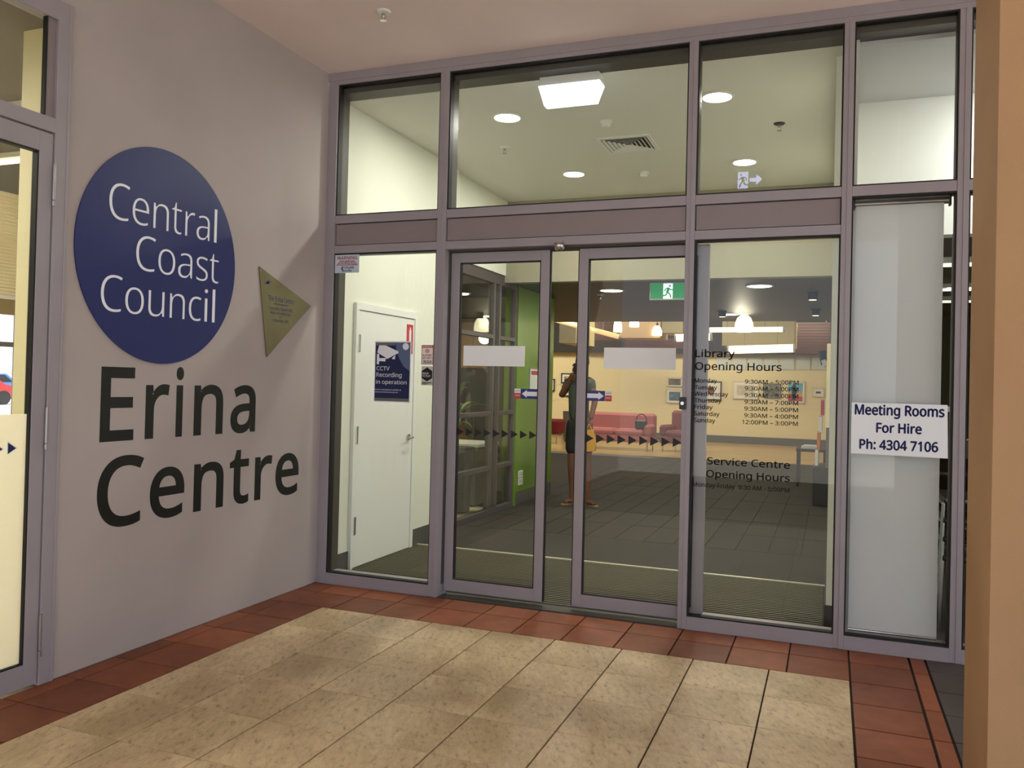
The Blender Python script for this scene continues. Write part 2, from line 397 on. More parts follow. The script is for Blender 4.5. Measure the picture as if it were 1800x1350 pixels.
struct('baseboard_left', (.0, .15, 0), (.008, .42, .15), SKIRT); struct('baseboard_left', (.0, 1.5, 0), (.008, 2.3, .15), SKIRT)
struct('baseboard_left', (-.1, 4.25, 0), (-.09, 5.7, .15), SKIRT)
struct('baseboard_back', (-9, 17.98, 0), (3.53, 18, .2), SKIRT)
struct('baseboard_right', (3.52, .385, 0), (3.67, 1.9, .15), DKWALL)
# hall floor tiles
hf = empty('floor', (0, 1.6, 0), kind='structure')
tile('floor_tile', -.17, 3.6, 1.6, 2.72, CARPET[0], hf, 0, 0, -.004, 0)
for i in range(13):
    for j in range(11):
        tile('floor_tile', -.17+.29*i, -.17+.29*(i+1)-(.0), 2.72+.87*j, 3.59+.87*j, random.choice(CARPET), hf, .004, 0.0, -.004, 0)
tile('floor_tile', -6, -.172, 5.7, 12.2, CARPET[0], hf, 0, 0, -.004, 0)
wf = empty('floor', (0, 12.4, 0), kind='structure')
for i in range(28): tile('floor_board', -9+.0, 3.52, 12.4+.2*i, 12.6+.2*i, WOODF, wf, .002, .002, -.004, 0)
# entrance mat, ribs running along the doors
em = empty('entrance_mat', (1.76, .85, 0), 'ribbed grey entrance mat recessed inside the sliding doors', 'mat')
box('mat_base', (.01, .155, -.004), (3.52, 1.57, .002), MATDK, em)
mb = MB(); y = .17
while y < 1.54: mb.box((.02, y, .001), (3.51, y+.017, .009)); y += .046
mb.build('mat_ribs', MATRIB, em, kind='stuff')
box('edge_trim', (.0, 1.565, -.002), (3.53, 1.595, .009), ALTRIM, em)
# ------------------------------------------------------------------ inner room door on the left wall
d4 = empty('door_4', (0, .93, 0), kind='structure')
dl = box('door_leaf', (.0, .46, .01), (.022, 1.39, 2.05), WHITEP, d4, .002)
mb = MB(); mb.box((.0, .42, 0), (.03, .455, 2.056)); mb.box((.0, 1.395, 0), (.03, 1.44, 2.056)); mb.box((.0, .42, 2.056), (.03, 1.44, 2.11)); mb.build('door_frame', WHITEP, d4)
for z in (1.72, .99, .27):
    mb = MB(); mb.cyl((.03, .462, z), (.03, .462, z+.14), .008); mb.box((.02, .455, z), (.026, .495, z+.14)); mb.build('hinge', CHROME, dl)
mb = MB(); mb.cyl((.022, 1.32, 1.0), (.034, 1.32, 1.0), .028); mb.cyl((.03, 1.32, 1.0), (.075, 1.32, 1.0), .009); mb.cyl((.07, 1.33, 1.0), (.07, 1.215, .99), .009, .007); mb.build('door_handle', CHROME, dl, smooth=False)
# fire extinguisher sign on the inner wall
fs = empty('fire_sign', (.024, 1.31, 1.78), 'small red fire extinguisher sign on the white inner door', 'sign')
box('panel', (.023, 1.25, 1.74), (.026, 1.36, 2.0), REDP, fs)
mb = MB(); mb.box((.0262, 1.29, 1.82), (.0275, 1.325, 1.95)); mb.box((.0262, 1.298, 1.95), (.0275, 1.315, 1.975)); mb.box((.0262, 1.295, 1.765), (.0275, 1.32, 1.79)); mb.build('pictogram', WHITEV, fs)
# ------------------------------------------------------------------ glazed partition (window_2)
wp = empty('window_2', (-.12, 2.3, 0), kind='structure')
def pm(name, y0, y1, z0, z1): box(name, (-.15, y0, z0), (-.075, y1, z1), mat('dark_aluminium', (88, 80, 80), .45, .1), wp, .002)
pm('head_rail', 2.3, 4.2, 2.64, 2.76); pm('sill_rail', 2.3, 4.2, 0, .06)
for y0 in (2.3, 3.45, 3.62, 4.13): pm('mullion', y0+.01, y0+.06, .06, 2.64)
for a, b in ((2.37, 3.45), (3.69, 4.13)):
    for z0 in (.50, 1.12, 2.0): pm('transom', a-.01, b+.01, z0+.006, z0+.052)
    for z0, z1 in ((.06, .5), (.56, 1.12), (1.18, 2.0), (2.06, 2.64)): box('glass_pane', (-.11, a, z0), (-.104, b, z1), GLASS2, wp)
box('glass_pane', (-.11, 3.52, .06), (-.104, 3.62, 2.64), GLASS2, wp)
# room behind the partition
struct('wall_back', (-4, 5.4, 0), (-.25, 5.55, 2.9), mat('room_tan_wall', (150, 138, 112), .7))
struct('wall_left', (-3.6, 1.75, 0), (-3.5, 5.55, 2.9), GALW); struct('wall_front', (-3.6, 1.6, 0), (-.15, 1.72, 2.9), WHITEP)
struct('ceiling', (-3.6, 1.6, 2.9), (-.15, 5.55, 3.0), DKCEIL)
lamp('AREA', 'room_lamp', (-1.6, 3.6, 2.85), 50, (1, .88, .66), .5, aim=(0, 0, -1))  # added fill light without a fitting, brightens the plant and desk
# ------------------------------------------------------------------ lobby ceiling fittings
def downlight(x, y, z, r, label, group, e=16, lens=True, power=None):
    o = empty('downlight', (x, y, z), label, 'light', group)
    MB().lathe((x, y, z), [(r+.02, -.002), (r+.02, -.008), (r, -.012), (r-.004, -.004), (r-.004, -.001)], 28).build('trim_ring', WPL, o)
    MB().cyl((x, y, z-.0035), (x, y, z-.001), r-.005, n=28).build('lens', E_DL, o)
    lamp('AREA', 'downlight_lamp', (x, y, z-.02), power or e, (1, .98, .90), r*1.6, aim=(0, 0, -1))
LOBBY = 3.63
for x, y, l, e in ((1.071, .9, 'round recessed downlight nearest the glass at the left of the lobby ceiling', 26), (1.07, 2.72, 'round recessed downlight in the left of the lobby ceiling, behind the air vent', 22),
                (2.72, .9, 'round bright downlight nearest the glass at the right of the lobby ceiling', 16), (2.74, 2.72, 'round bright downlight at the right, above the reflected exit sign', 16)):
    downlight(x, y, LOBBY, .105, l, 'lobby ceiling downlights', e)
def sprinkler(x, y, z, label, m=WPL):
    o = empty('sprinkler', (x, y, z), label, 'sprinkler')
    MB().lathe((x, y, z), [(.045, 0), (.045, -.003), (.036, -.01), (.016, -.012)], 20).build('escutcheon', m, o)
    mb = MB(); mb.cyl((x, y, z-.01), (x, y, z-.03), .011); mb.cyl((x-.012, y, z-.03), (x-.008, y, z-.055), .003, n=8); mb.cyl((x+.012, y, z-.03), (x+.008, y, z-.055), .003, n=8); mb.build('sprinkler_body', CHROME, o)
    MB().cyl((x, y, z-.055), (x, y, z-.058), .02, n=16).build('deflector', CHROME, o)
sprinkler(.92, -.783, 3.765, 'chrome fire sprinkler head with white plate on the pink outer ceiling')
sprinkler(.736, 1.677, LOBBY, 'small sprinkler head on the lobby ceiling below the left downlight')
sprinkler(3.111, 1.66, LOBBY, 'small dark sprinkler head at the right of the lobby ceiling', BLK)
def detector(x, y, z, label):
    o = empty('smoke_detector', (x, y, z), label, 'detector')
    MB().lathe((x, y, z), [(.05, 0), (.05, -.012), (.046, -.016)], 20).build('base', WPL, o)
    MB().lathe((x, y, z-.016), [(.038, 0), (.036, -.02), (.026, -.03), (.01, -.032)], 20).build('sensor_head', WPL, o)
detector(1.803, 1.221, LOBBY, 'white smoke detector on the lobby ceiling above the air vent')
detector(1.757, 2.856, LOBBY, 'white smoke detector on the lobby ceiling behind the air vent')
# square four-way air vent
av = empty('air_vent', (1.83, 1.87, LOBBY), 'square white louvred air vent in the lobby ceiling', 'vent')
def ring(mb, cx, cy, z0, z1, a, w):
    for lo, hi in (((cx-a, cy-a, z0), (cx+a, cy-a+w, z1)), ((cx-a, cy+a-w, z0), (cx+a, cy+a, z1)), ((cx-a, cy-a+w, z0), (cx-a+w, cy+a-w, z1)), ((cx+a-w, cy-a+w, z0), (cx+a, cy+a-w, z1))): mb.box(lo, hi)
mb = MB(); ring(mb, 1.83, 1.87, LOBBY-.012, LOBBY, .235, .035); mb.build('frame', WPL, av)
box('backing', (1.63, 1.67, LOBBY-.002), (2.03, 2.07, LOBBY-.0005), GASK, av)
for k in range(5):
    mb = MB(); a = .19-.036*k; cx, cy = 1.83, 1.87
    for sx, sy in ((1, 0), (-1, 0), (0, 1), (0, -1)):
        n = Vector((sx, sy, 0)); tt = Vector((-sy, sx, 0)); c = Vector((cx, cy, 0))
        p = [c+n*a+tt*a, c+n*a-tt*a, c+n*(a-.02)-tt*(a-.02), c+n*(a-.02)+tt*(a-.02)]
        for i in range(4): p[i].z = LOBBY-.014 if i < 2 else LOBBY-.003
        mb.poly(p, (0, 0, .002))
    mb.build('louvre', WPL, av)
# emergency light box hung behind the head rail
el = empty('emergency_light', (1.8, .24, 3.63), 'glowing white light box hanging inside above the sliding doors', 'light')
box('housing', (1.60, .17, 3.56), (2.03, .30, 3.63), WPL, el, .006)
mb = MB(); a = [(1.595, .165, 3.565), (2.035, .165, 3.565), (2.035, .305, 3.565), (1.595, .305, 3.565)]; b = [(1.63, .20, 3.435), (2.0, .20, 3.435), (2.0, .27, 3.435), (1.63, .27, 3.435)]
va = [mb.bm.verts.new(p) for p in a]; vb = [mb.bm.verts.new(p) for p in b]; mb.bm.faces.new(va); mb.bm.faces.new(vb)
for i in range(4): mb.bm.faces.new((va[i], va[(i+1) % 4], vb[(i+1) % 4], vb[i]))
mb.build('diffuser', E_BOX, el)
# green exit sign under the bulkhead
def exit_sign(name, lo, hi, face, label, g, w, arrow=False, flip=1):
    x0, y0, z0 = lo; x1, y1, z1 = hi; o = empty(name, ((x0+x1)/2, (y0+y1)/2, z1), label, 'sign')
    box('housing', lo, hi, WPL, o, .006)
    yf = y0-.001 if face < 0 else y1+.001; dy = .002*face
    b = .014; ya, yb = sorted((yf, yf+dy)); box('green_panel', (x0+b, ya, z0+b), (x1-b, yb, z1-b), g, o)
    h = z1-z0-2*b; pw = h*.62; cx = (x0+x1)/2+(.17*(x1-x0)*flip if arrow else 0)
    ya, yb = sorted((yf+dy, yf+2*dy)); box('doorway_panel', (cx-pw/2, ya, z0+b), (cx+pw/2, yb, z1-b), w, o)
    ym = yf+2*dy; mb = MB(); k = h; fx = flip
    def P(u, v): return (cx+fx*u*k, ym, z0+b+v*k)
    def limb(*pts, w=.045):
        for (a, b_) in zip(pts, pts[1:]):
            A, B = Vector(P(*a)), Vector(P(*b_)); d = (B-A).normalized(); n = Vector((-d.z, 0, d.x))*w*k
            mb.poly([A+n, B+n, B-n, A-n], (0, dy, 0))
    hc = P(.12, .84); mb.poly([(hc[0]+.07*k*math.cos(i*math.pi/5), ym, hc[2]+.07*k*math.sin(i*math.pi/5)) for i in range(10)], (0, dy, 0))
    limb((.06, .72), (-.04, .42), w=.08); limb((-.02, .42), (.14, .3), (.2, .06)); limb((-.04, .42), (-.12, .22), (-.32, .2)); limb((.06, .68), (.2, .55), (.3, .6), w=.035); limb((.04, .7), (-.16, .64), (-.22, .48), w=.035)
    mb.build('running_figure', g, o)
    if arrow:
        ax = (x0+x1)/2-.2*(x1-x0)*flip; zc = (z0+z1)/2; q = h*.32; f = -flip
        mb = MB(); mb.poly([(ax+f*q*1.2, yf+dy, zc), (ax+f*q*.1, yf+dy, zc+q), (ax+f*q*.1, yf+dy, zc+q*.35), (ax-f*q*1.1, yf+dy, zc+q*.35), (ax-f*q*1.1, yf+dy, zc-q*.35), (ax+f*q*.1, yf+dy, zc-q*.35), (ax+f*q*.1, yf+dy, zc-q)], (0, dy, 0))
        mb.build('arrow', w, o)
    return o
ex = exit_sign('exit_sign', (1.575, 4.1, 2.49), (2.0, 4.14, 2.69), -1, 'green running-man exit sign hung under the bulkhead inside', E_GRN, E_WHT)
# exit sign behind the viewer; only its mirror image shows in the upper glass
exit_sign('exit_sign', (2.585, -3.04, 3.45), (2.909, -3.0, 3.64), 1, 'exit sign with arrow mirrored in the upper right glass', E_GRNR, E_WHTR, True, -1)
ob = bpy.data.objects['exit_sign.001'] if 'exit_sign.001' in bpy.data.objects else None
if ob: box('hanger', (2.73, -3.03, 3.64), (2.76, -3.01, 3.765), WPL, ob)
# dome sensor above the gap between the leaves
o = empty('motion_sensor', (1.838, -.01, 2.42), 'silver dome door sensor above the gap between sliding doors', 'sensor')
MB().lathe((1.838, -.014, 2.42), [(.036, .012), (.036, -.004), (.034, -.016), (.026, -.03), (.013, -.038), (.003, -.04)], 24).build('dome', CHROME, o, smooth=True)
box('bracket', (1.815, -.02, 2.425), (1.861, .0, 2.45), STEEL, o)
# key switch on the mullion
o = empty('key_switch', (2.655, -.012, 1.365), 'small black key switch box on the centre right mullion', 'switch')
box('case', (2.652, -.03, 1.365), (2.692, -.005, 1.44), BLK, o, .003)
MB().cyl((2.672, -.03, 1.402), (2.672, -.038, 1.402), .011, n=16).build('key_barrel', CHROME, o)
# ================================================================== signs on the grey wall
o = empty('round_sign', (0, -1.553, 1.57), 'large round royal blue sign reading Central Coast Council', 'sign')
mb = MB(); n = 96; cy, cz, R = -1.553, 2.163, .592
mb.poly([(.003, cy+R*.985*math.cos(i*2*math.pi/n), cz+R*1.015*math.sin(i*2*math.pi/n)) for i in range(n)], (.006, 0, 0)); mb.build('disc', BLUED, o)
letters('Central', 'x', .0093, -1.937, -1.143, 2.308, .198, WHITEV, o, -.0125, .0012)
letters('Coast', 'x', .0093, -1.752, -1.114, 2.064, .196, WHITEV, o, -.0125, .0012)
letters('Council', 'x', .0093, -1.972, -1.14, 1.822, .196, WHITEV, o, -.0125, .0012)
o = empty('wall_lettering', (0, -1.34, 1.15), 'large black word Erina on the grey wall below the blue disc', 'lettering')
letters('Erina', 'x', .0005, -1.945, -.725, 1.152, .375, BLACKV, o, .013, .0008)
o = empty('wall_lettering', (0, -1.09, .69), 'large black word Centre low on the grey wall', 'lettering')
letters('Centre', 'x', .0005, -1.95, -.24, .697, .355, BLACKV, o, .013, .0008)
o = empty('plaque', (.004, -.5, 1.634), 'triangular brass opening plaque on the grey wall pointing right', 'plaque')
mb = MB(); mb.poly([(.004, -.737, 2.228), (.004, -.156, 2.023), (.004, -.636, 1.634)], (.005, 0, 0)); bp_ = mb.build('brass_plate', BRASS, o)
for s_, a, b, z, h in (('The Erina Centre', -.639, -.36, 2.015, .034), ('officially opened by', -.575, -.43, 1.992, .014), ('Councillor Robert Bell', -.627, -.375, 1.955, .024), ('Mayor of Gosford City', -.609, -.396, 1.928, .02), ('on', -.515, -.49, 1.908, .012), ('5 December 2003', -.582, -.416, 1.877, .02)):
    text('engraved_line', s_, 'x', .0092, a, b, z, h, NAVYT, o, depth=.0004)
mb = MB(); c = Vector((.0092, -.65, 2.13))
for a, L in ((20, .05), (60, .035), (-15, .03), (150, .025), (200, .035)):
    d = Vector((0, math.cos(math.radians(a)), math.sin(math.radians(a)))); n_ = Vector((0, -d.z, d.y))*.006
    mb.poly([c+n_, c+d*L, c-n_], (.0005, 0, 0))
mb.build('emblem', NAVYT, o)
for y_, z_ in ((-.722, 2.205), (-.185, 2.023), (-.63, 1.665)): MB().cyl((.009, y_, z_), (.011, y_, z_), .005, n=10).build('screw', STEEL, bp_)
# ================================================================== stickers and lettering on the glass
def sticker(name, label, cat, x0, x1, z0, z1, m, y=.0385, group=None, th=.0012):
    o = empty(name, ((x0+x1)/2, y, z0), label, cat, group); box('panel', (x0, y-th, z0), (x1, y, z1), m, o); return o
def pp(o, pts, m, y=.0365, name='print', th=-.0006): return MB().poly([(a, y, b) for a, b in pts], (0, th, 0)).build(name, m, o)
YG = .0385
o = sticker('cctv_sign', 'navy CCTV Recording in operation sign on left glass panel', 'sign', .43, .728, 1.342, 1.782, SIGNW)
pp(o, [(.438, 1.35), (.72, 1.35), (.72, 1.774), (.438, 1.774)], NAVY, .0372, 'navy_field')
pp(o, [(.6, 1.774), (.72, 1.774), (.72, 1.57), (.672, 1.60), (.632, 1.66), (.61, 1.72)], mat('slate_blue_print', (92, 108, 140), .35), .0365, 'curved_field')
pp(o, [(.438, 1.35), (.72, 1.35), (.72, 1.372), (.438, 1.372)], GREYB, .0366, 'grey_band'); pp(o, [(.438, 1.752), (.6, 1.752), (.6, 1.774), (.438, 1.774)], GREYB, .0366, 'grey_band')
pp(o, [(.684+.025*math.cos(i*math.pi/8), 1.745+.025*math.sin(i*math.pi/8)) for i in range(16)], WHITEV, .0358, 'seal')
pp(o, [(.452, 1.70), (.466, 1.752), (.52, 1.752), (.628, 1.708), (.622, 1.694), (.608, 1.69), (.545, 1.658), (.53, 1.655), (.52, 1.665)], WHITEV, .0358, 'camera_body')
pp(o, [(.575, 1.66), (.602, 1.685), (.598, 1.652), (.575, 1.655)], WHITEV, .0358, 'camera_hood')
pp(o, [(.45, 1.615), (.45, 1.69), (.468, 1.69), (.47, 1.66), (.525, 1.66), (.52, 1.636), (.47, 1.638), (.468, 1.615)], WHITEV, .0358, 'camera_bracket')
for s_, a, b, z, h in (('CCTV', .448, .555, 1.572, .028), ('Recording', .448, .655, 1.525, .029), ('in operation', .448, .698, 1.474, .028), ('Further information is available at', .442, .655, 1.428, .009), ('www.centralcoast.nsw.gov.au', .442, .628, 1.411, .009)):
    text('printed_line', s_, 'y', .0364, a, b, z, h, WHITEV, o, bold=.0025 if s_ in ('CCTV', 'Recording') else 0, depth=.0004)
o = sticker('security_sticker', 'pale WARNING security sticker at the top left glass corner', 'sticker', .092, .298, 2.281, 2.414, mat('pale_blue_sticker', (196, 208, 222), .4), .0085)
for s_, a, b, z, h, mm in (('WARNING', .11, .278, 2.379, .024, REDP), ('VIDEO SURVEILLANCE', .13, .26, 2.362, .009, REDP), ('AND RECORDING DEVICES', .115, .272, 2.349, .009, REDP), ('INSTALLED IN THESE PREMISES', .105, .285, 2.336, .009, REDP), ('Chubb', .175, .255, 2.312, .017, NAVYT), ('Security', .15, .235, 2.291, .014, BLACKT)):
    text('printed_line', s_, 'y', .0072, a, b, z, h, mm, o, bold=.0012, depth=.0004)
pp(o, [(.146, 2.314), (.154, 2.328), (.168, 2.328), (.164, 2.32), (.158, 2.32), (.158, 2.312), (.166, 2.31), (.163, 2.303), (.15, 2.305)], NAVYT, .0072, 'emblem', -.0004)
YS = .0085
o = sticker('security_sticker', 'white and red ALLPOINT security sticker on the left glass', 'sticker', .826, .918, 1.618, 1.755, mat('red_edge', (190, 50, 60), .4), YS)
pp(o, [(.831, 1.623), (.914, 1.623), (.914, 1.735), (.831, 1.735)], PAPER, .0072, 'white_field')
for s_, a, b, z, h, mm in (('PROTECTED BY', .834, .911, 1.74, .009, WHITEV), ('ALLPOINT', .835, .91, 1.675, .015, REDP), ('SECURITY', .835, .91, 1.656, .013, REDP), ('1300 255 764', .838, .908, 1.638, .009, BLACKT), ('24 HOUR MONITORING', .838, .908, 1.628, .006, BLACKT)):
    text('printed_line', s_, 'y', .0064, a, b, z, h, mm, o, bold=.0012, depth=.0004)
pp(o, [(.873+.018*math.cos(i*math.pi/6), 1.713+.016*math.sin(i*math.pi/6)) for i in range(12)], mat('pink_print', (225, 150, 150), .5), .0064, 'emblem')
o = sticker('hexagon_sticker', 'small sticker with black hexagon reading PROUD TO PLAY', 'sticker', .83, .918, 1.472, 1.606, mat('clear_grey_sticker', (200, 200, 192), .4), YS)
pp(o, [(.874+.047*math.sin(i*math.pi/3), 1.548+.05*math.cos(i*math.pi/3)) for i in range(6)], BLACKT, .0072, 'hexagon')
for s_, a, b, z, h, mm in (('PROUD', .838, .885, 1.548, .014, WHITEV), ('TO PLAY', .838, .9, 1.53, .014, WHITEV), ('THIS CENTRE SUPPORTS', .835, .91, 1.487, .006, BLACKT), ('ACTIVE PLAY', .835, .88, 1.478, .006, BLACKT)): text('printed_line', s_, 'y', .0064, a, b, z, h, mm, o, bold=.001, depth=.0004)
# stickers on the sliding leaves (outer face of the glass at y=.113)
YL = .1125
FR = glass_mat('x', (.5, .5, .5)); bpy.data.materials.remove(FR)
o = sticker('blank_sticker', 'blank whitish sticker at eye level on left sliding door', 'sticker', 1.103, 1.566, 1.617, 1.758, FROST, YL, 'blank stickers on the sliding doors')
o = sticker('blank_sticker', 'blank whitish sticker at eye level on right sliding door', 'sticker', 2.125, 2.60, 1.612, 1.752, FROST, YL, 'blank stickers on the sliding doors')
def arrow_st(x0, x1, d, label, rx0, rx1):
    z0, z1 = 1.397, 1.465
    o = sticker('arrow_sticker', label, 'sticker', x0, x1, z0, z1, BLUEA, YL)
    w = x1-x0; a, b = (x0+.008, x1-.006) if d < 0 else (x1-.008, x0+.006); zc = (z0+z1)/2; k = .036*(-d)
    pp(o, [(a, zc), (a+k, zc+.026), (a+k, zc+.015), (b, zc+.015), (b, zc-.015), (a+k, zc-.015), (a+k, zc-.026)], WHITEV, YL-.0014, 'arrow')
    o2 = sticker('slide_sticker', label.replace('blue', 'red').replace('white arrow', 'tiny print'), 'sticker', rx0, rx1, z0, z1, REDP, YL)
    pp(o2, [(rx0, zc+.004), (rx1, zc+.004), (rx1, z1), (rx0, z1)], PAPER, YL-.0014, 'white_half'); text('printed_line', 'AUTO', 'y', YL-.002, rx0+.006, rx1-.006, zc+.014, .01, NAVYT, o2); text('printed_line', 'DOOR', 'y', YL-.002, rx0+.006, rx1-.006, zc-.018, .011, WHITEV, o2)
arrow_st(1.543, 1.672, -1, 'blue sticker with white arrow pointing left on the left sliding door', 1.497, 1.541)
arrow_st(2.01, 2.138, 1, 'blue sticker with white arrow pointing right on the right sliding door', 2.14, 2.184)
o = empty('triangle_decals', (1.36, YL, 1.12), 'row of black triangle decals across the left sliding door glass', 'decal')
for i in range(9):
    x = 1.07+.0678*i; pp(o, [(x, 1.122), (x, 1.178), (min(x+.052, 1.672), 1.15)], BLACKT, YL, 'triangle')
o = empty('triangle_decals', (2.36, YL, 1.12), 'row of black triangle decals across the right sliding door glass', 'decal')
for i in range(10):
    x = 2.012+.0725*i; pp(o, [(x, 1.118), (x, 1.178), (min(x+.056, 2.73), 1.148)], BLACKT, YL, 'triangle')
# opening hours on the fixed panel
YH = .0388
o = empty('library_hours', (3.04, YH, 1.28), 'black Library Opening Hours lettering on the fixed glass panel', 'lettering')
text('printed_line', 'Library', 'y', YH, 2.735, 2.975, 1.694, .046, BLACKT, o, bold=.0016); text('printed_line', 'Opening Hours', 'y', YH, 2.735, 3.252, 1.614, .046, BLACKT, o, bold=.0016)
days = ['Monday', 'Tuesday', 'Wednesday', 'Thursday', 'Friday', 'Saturday', 'Sunday']; wd = [.135, .137, .205, .165, .113, .155, .13]
tm = ['9:30AM – 5:00PM']*3+['9:30AM – 7:00PM', '9:30AM – 5:00PM', '9:30AM – 4:00PM', '12:00PM – 3:00PM']
for i in range(7):
    z = 1.534-i*.0413; text('day', days[i], 'y', YH, 2.735, 2.735+wd[i], z, .025, BLACKT, o, bold=.0012)
    text('time', tm[i], 'y', YH, 3.04 if i < 6 else 3.028, 3.352, z, .024, BLACKT, o, bold=.0012)
o = empty('service_hours', (3.04, YH, .88), 'black Service Centre Opening Hours lettering low on the fixed glass', 'lettering')
text('printed_line', 'Service Centre', 'y', YH, 2.822, 3.312, 1.027, .043, BLACKT, o, bold=.0016); text('printed_line', 'Opening Hours', 'y', YH, 2.818, 3.312, .948, .043, BLACKT, o, bold=.0016)
text('printed_line', 'Monday-Friday  9:30 AM - 5:00PM', 'y', YH, 2.735, 3.312, .885, .025, BLACKT, o, bold=.0012)
# meeting rooms sign
o = empty('meeting_sign', (3.9, -.01, 1.142), 'white sign reading Meeting Rooms For Hire on the right glass', 'sign')
MB().poly([(3.65, .002, 1.142), (4.156, .002, 1.138), (4.150, .002, 1.438), (3.65, .002, 1.438)], (0, -.006, 0)).build('panel', SIGNW, o)
for s_, a, b, z, h in (('Meeting Rooms', 3.667, 4.131, 1.370, .056), ('For Hire', 3.783, 4.017, 1.270, .053), ('Ph: 4304 7106', 3.695, 4.102, 1.172, .053)): text('printed_line', s_, 'y', -.0042, a, b, z, h, NAVYT, o, bold=.005)
box('standoff', (4.15, .0, 1.40), (4.162, .03, 1.43), CHROME, o)
# ================================================================== meeting room behind the right glass
struct('wall_right', (6.2, .16, 0), (6.3, 8, 3.63), WHITEP); struct('ceiling', (3.66, .2, 3.60), (6.3, 1.26, 3.764), mat('meeting_ceiling', (205, 205, 206), .85))
struct('wall_back', (3.66, 1.26, 2.62), (6.3, 1.4, 3.764), WHITEP); struct('ceiling', (3.66, 1.4, 2.62), (6.3, 8, 2.75), mat('grey_ceiling', (70, 72, 76), .8))
struct('wall_back', (3.66, 8, 0), (6.3, 8.1, 2.7), mat('dark_green_wall', (36, 66, 34), .6)); struct('wall_left', (3.625, .16, 0), (3.66, .39, 3.63), WHITEP)
o = empty('roller_blind', (3.9, .1, .08), 'pale grey roller blind pulled down behind the right glass', 'blind')
box('fabric', (3.655, .085, .105), (4.125, .087, 2.60), BLIND, o); MB().cyl((3.64, .1, 2.615), (4.16, .1, 2.615), .02).build('roller_tube', STEEL, o)
MB().cyl((3.655, .086, .1), (4.125, .086, .1), .009, n=12).build('bottom_bar', CHROME, o)
for x in (3.638, 4.15): box('bracket', (x, .075, 2.585), (x+.012, .125, 2.643), BLK, o)
lamp('AREA', 'meeting_upper_lamp', (4.9, .7, 3.5), 20, (1, 1, .97), .3, aim=(0, .3, -1))
lamp('AREA', 'meeting_lamp', (4.9, 4.0, 2.58), 5, (1, .98, .92), .6, aim=(0, 0, -1))
for i, (yy, l) in enumerate(((2.4, 'nearest'), (4.2, 'middle'), (5.4, 'farthest'))):
    o = empty('strip_light', (4.5, yy, 2.6), '%s fluorescent strip light on the dark meeting room ceiling' % l, 'light', 'meeting room strip lights')
    box('tray', (3.9, yy-.08, 2.57), (5.1, yy+.08, 2.62), WPL, o); box('diffuser', (3.91, yy-.07, 2.56), (5.09, yy+.07, 2.57), E_TUBE, o)
def stack_chair(name, x, y, z, label):
    o = empty(name, (x, y, z), label, 'chair', 'stacked chrome-legged chairs')
    for sx in (-1, 1):
        mb = MB(); mb.cyl((x+sx*.22, y-.2, z), (x+sx*.2, y-.17, z+.44), .011, n=8); mb.cyl((x+sx*.2, y-.17, z+.44), (x+sx*.2, y+.2, z+.44), .011, n=8); mb.cyl((x+sx*.2, y+.2, z+.44), (x+sx*.22, y+.24, z), .011, n=8); mb.cyl((x+sx*.2, y+.2, z+.44), (x+sx*.18, y+.26, z+.82), .011, n=8); mb.build('side_frame', CHROME, o)
    box('seat', (x-.2, y-.2, z+.44), (x+.2, y+.2, z+.475), BLK, o, .012); box('backrest', (x-.19, y+.21, z+.6), (x+.19, y+.24, z+.84), BLK, o, .01)
for i, l in enumerate(('lowest', 'second', 'third', 'topmost')): stack_chair('stacking_chair', 4.42, .86, .0+.12*i, '%s black chair with chrome legs in the stack behind right glass' % l)
for i, l in enumerate(('lowest', 'middle', 'topmost')): stack_chair('stacking_chair', 4.75, 1.9, .0+.12*i, '%s black chair of the farther stack in the meeting room' % l)
# ================================================================== hinged glass door at the left (door_1)
d1 = empty('door_1', (0, -2.25, 0), kind='structure')
fr = empty('window_3', (0, -2.25, 0), kind='structure')
def fb(n, y0, y1, z0, z1, p=fr, x0=-.06, x1=.012, m=ALU): box(n, (x0, y0, z0), (x1, y1, z1), m, p, .0015)
fb('jamb', -2.262, -2.185, 0, 3.3); fb('jamb', -2.2, -2.186, 0, 3.3, x1=.016); fb('transom', -3.6, -2.262, 2.652, 2.722)
fb('jamb', -3.68, -3.6, 0, 3.3); fb('head_rail', -3.6, -2.262, 3.2, 3.3); fb('mullion', -5.6, -5.5, 0, 3.3); fb('sill_rail', -5.5, -3.68, 0, .08); fb('head_rail', -5.5, -3.68, 3.2, 3.3)
box('glass_pane', (-.02, -3.6, 2.722), (-.014, -2.262, 3.2), GLASS, fr); box('glass_pane', (-.02, -5.5, .08), (-.014, -3.68, 3.2), GLASS, fr)
MB().box((-.022, -2.31, 2.722), (-.005, -2.262, 3.2)).build('gasket', ALUP, fr); 
box('gasket', (-.024, -2.318, 2.73), (-.0, -2.31, 3.2), GASK, fr)
dk = dict(p=d1, x0=-.045, x1=.004)
fb('stile', -2.338, -2.266, .012, 2.645, **dk); fb('stile', -3.59, -3.52, .012, 2.645, **dk)
fb('top_rail', -3.52, -2.338, 2.55, 2.645, **dk); fb('bottom_rail', -3.52, -2.338, .012, .12, **dk)
box('glass_pane', (-.022, -3.52, .12), (-.016, -2.338, 2.55), GLASS, d1)
box('frosted_film', (-.0155, -3.52, .12), (-.015, -2.338, 1.3), cloth('ivory_frosted_film', (250, 246, 232), .6), d1)
mb = MB(); mb.box((-.03, -2.346, .12), (.002, -2.338, 2.55)); mb.box((-.03, -3.52, 2.542), (.002, -2.346, 2.55)); mb.box((-.03, -3.52, .12), (.002, -2.346, .128)); mb.build('gasket', GASK, d1)
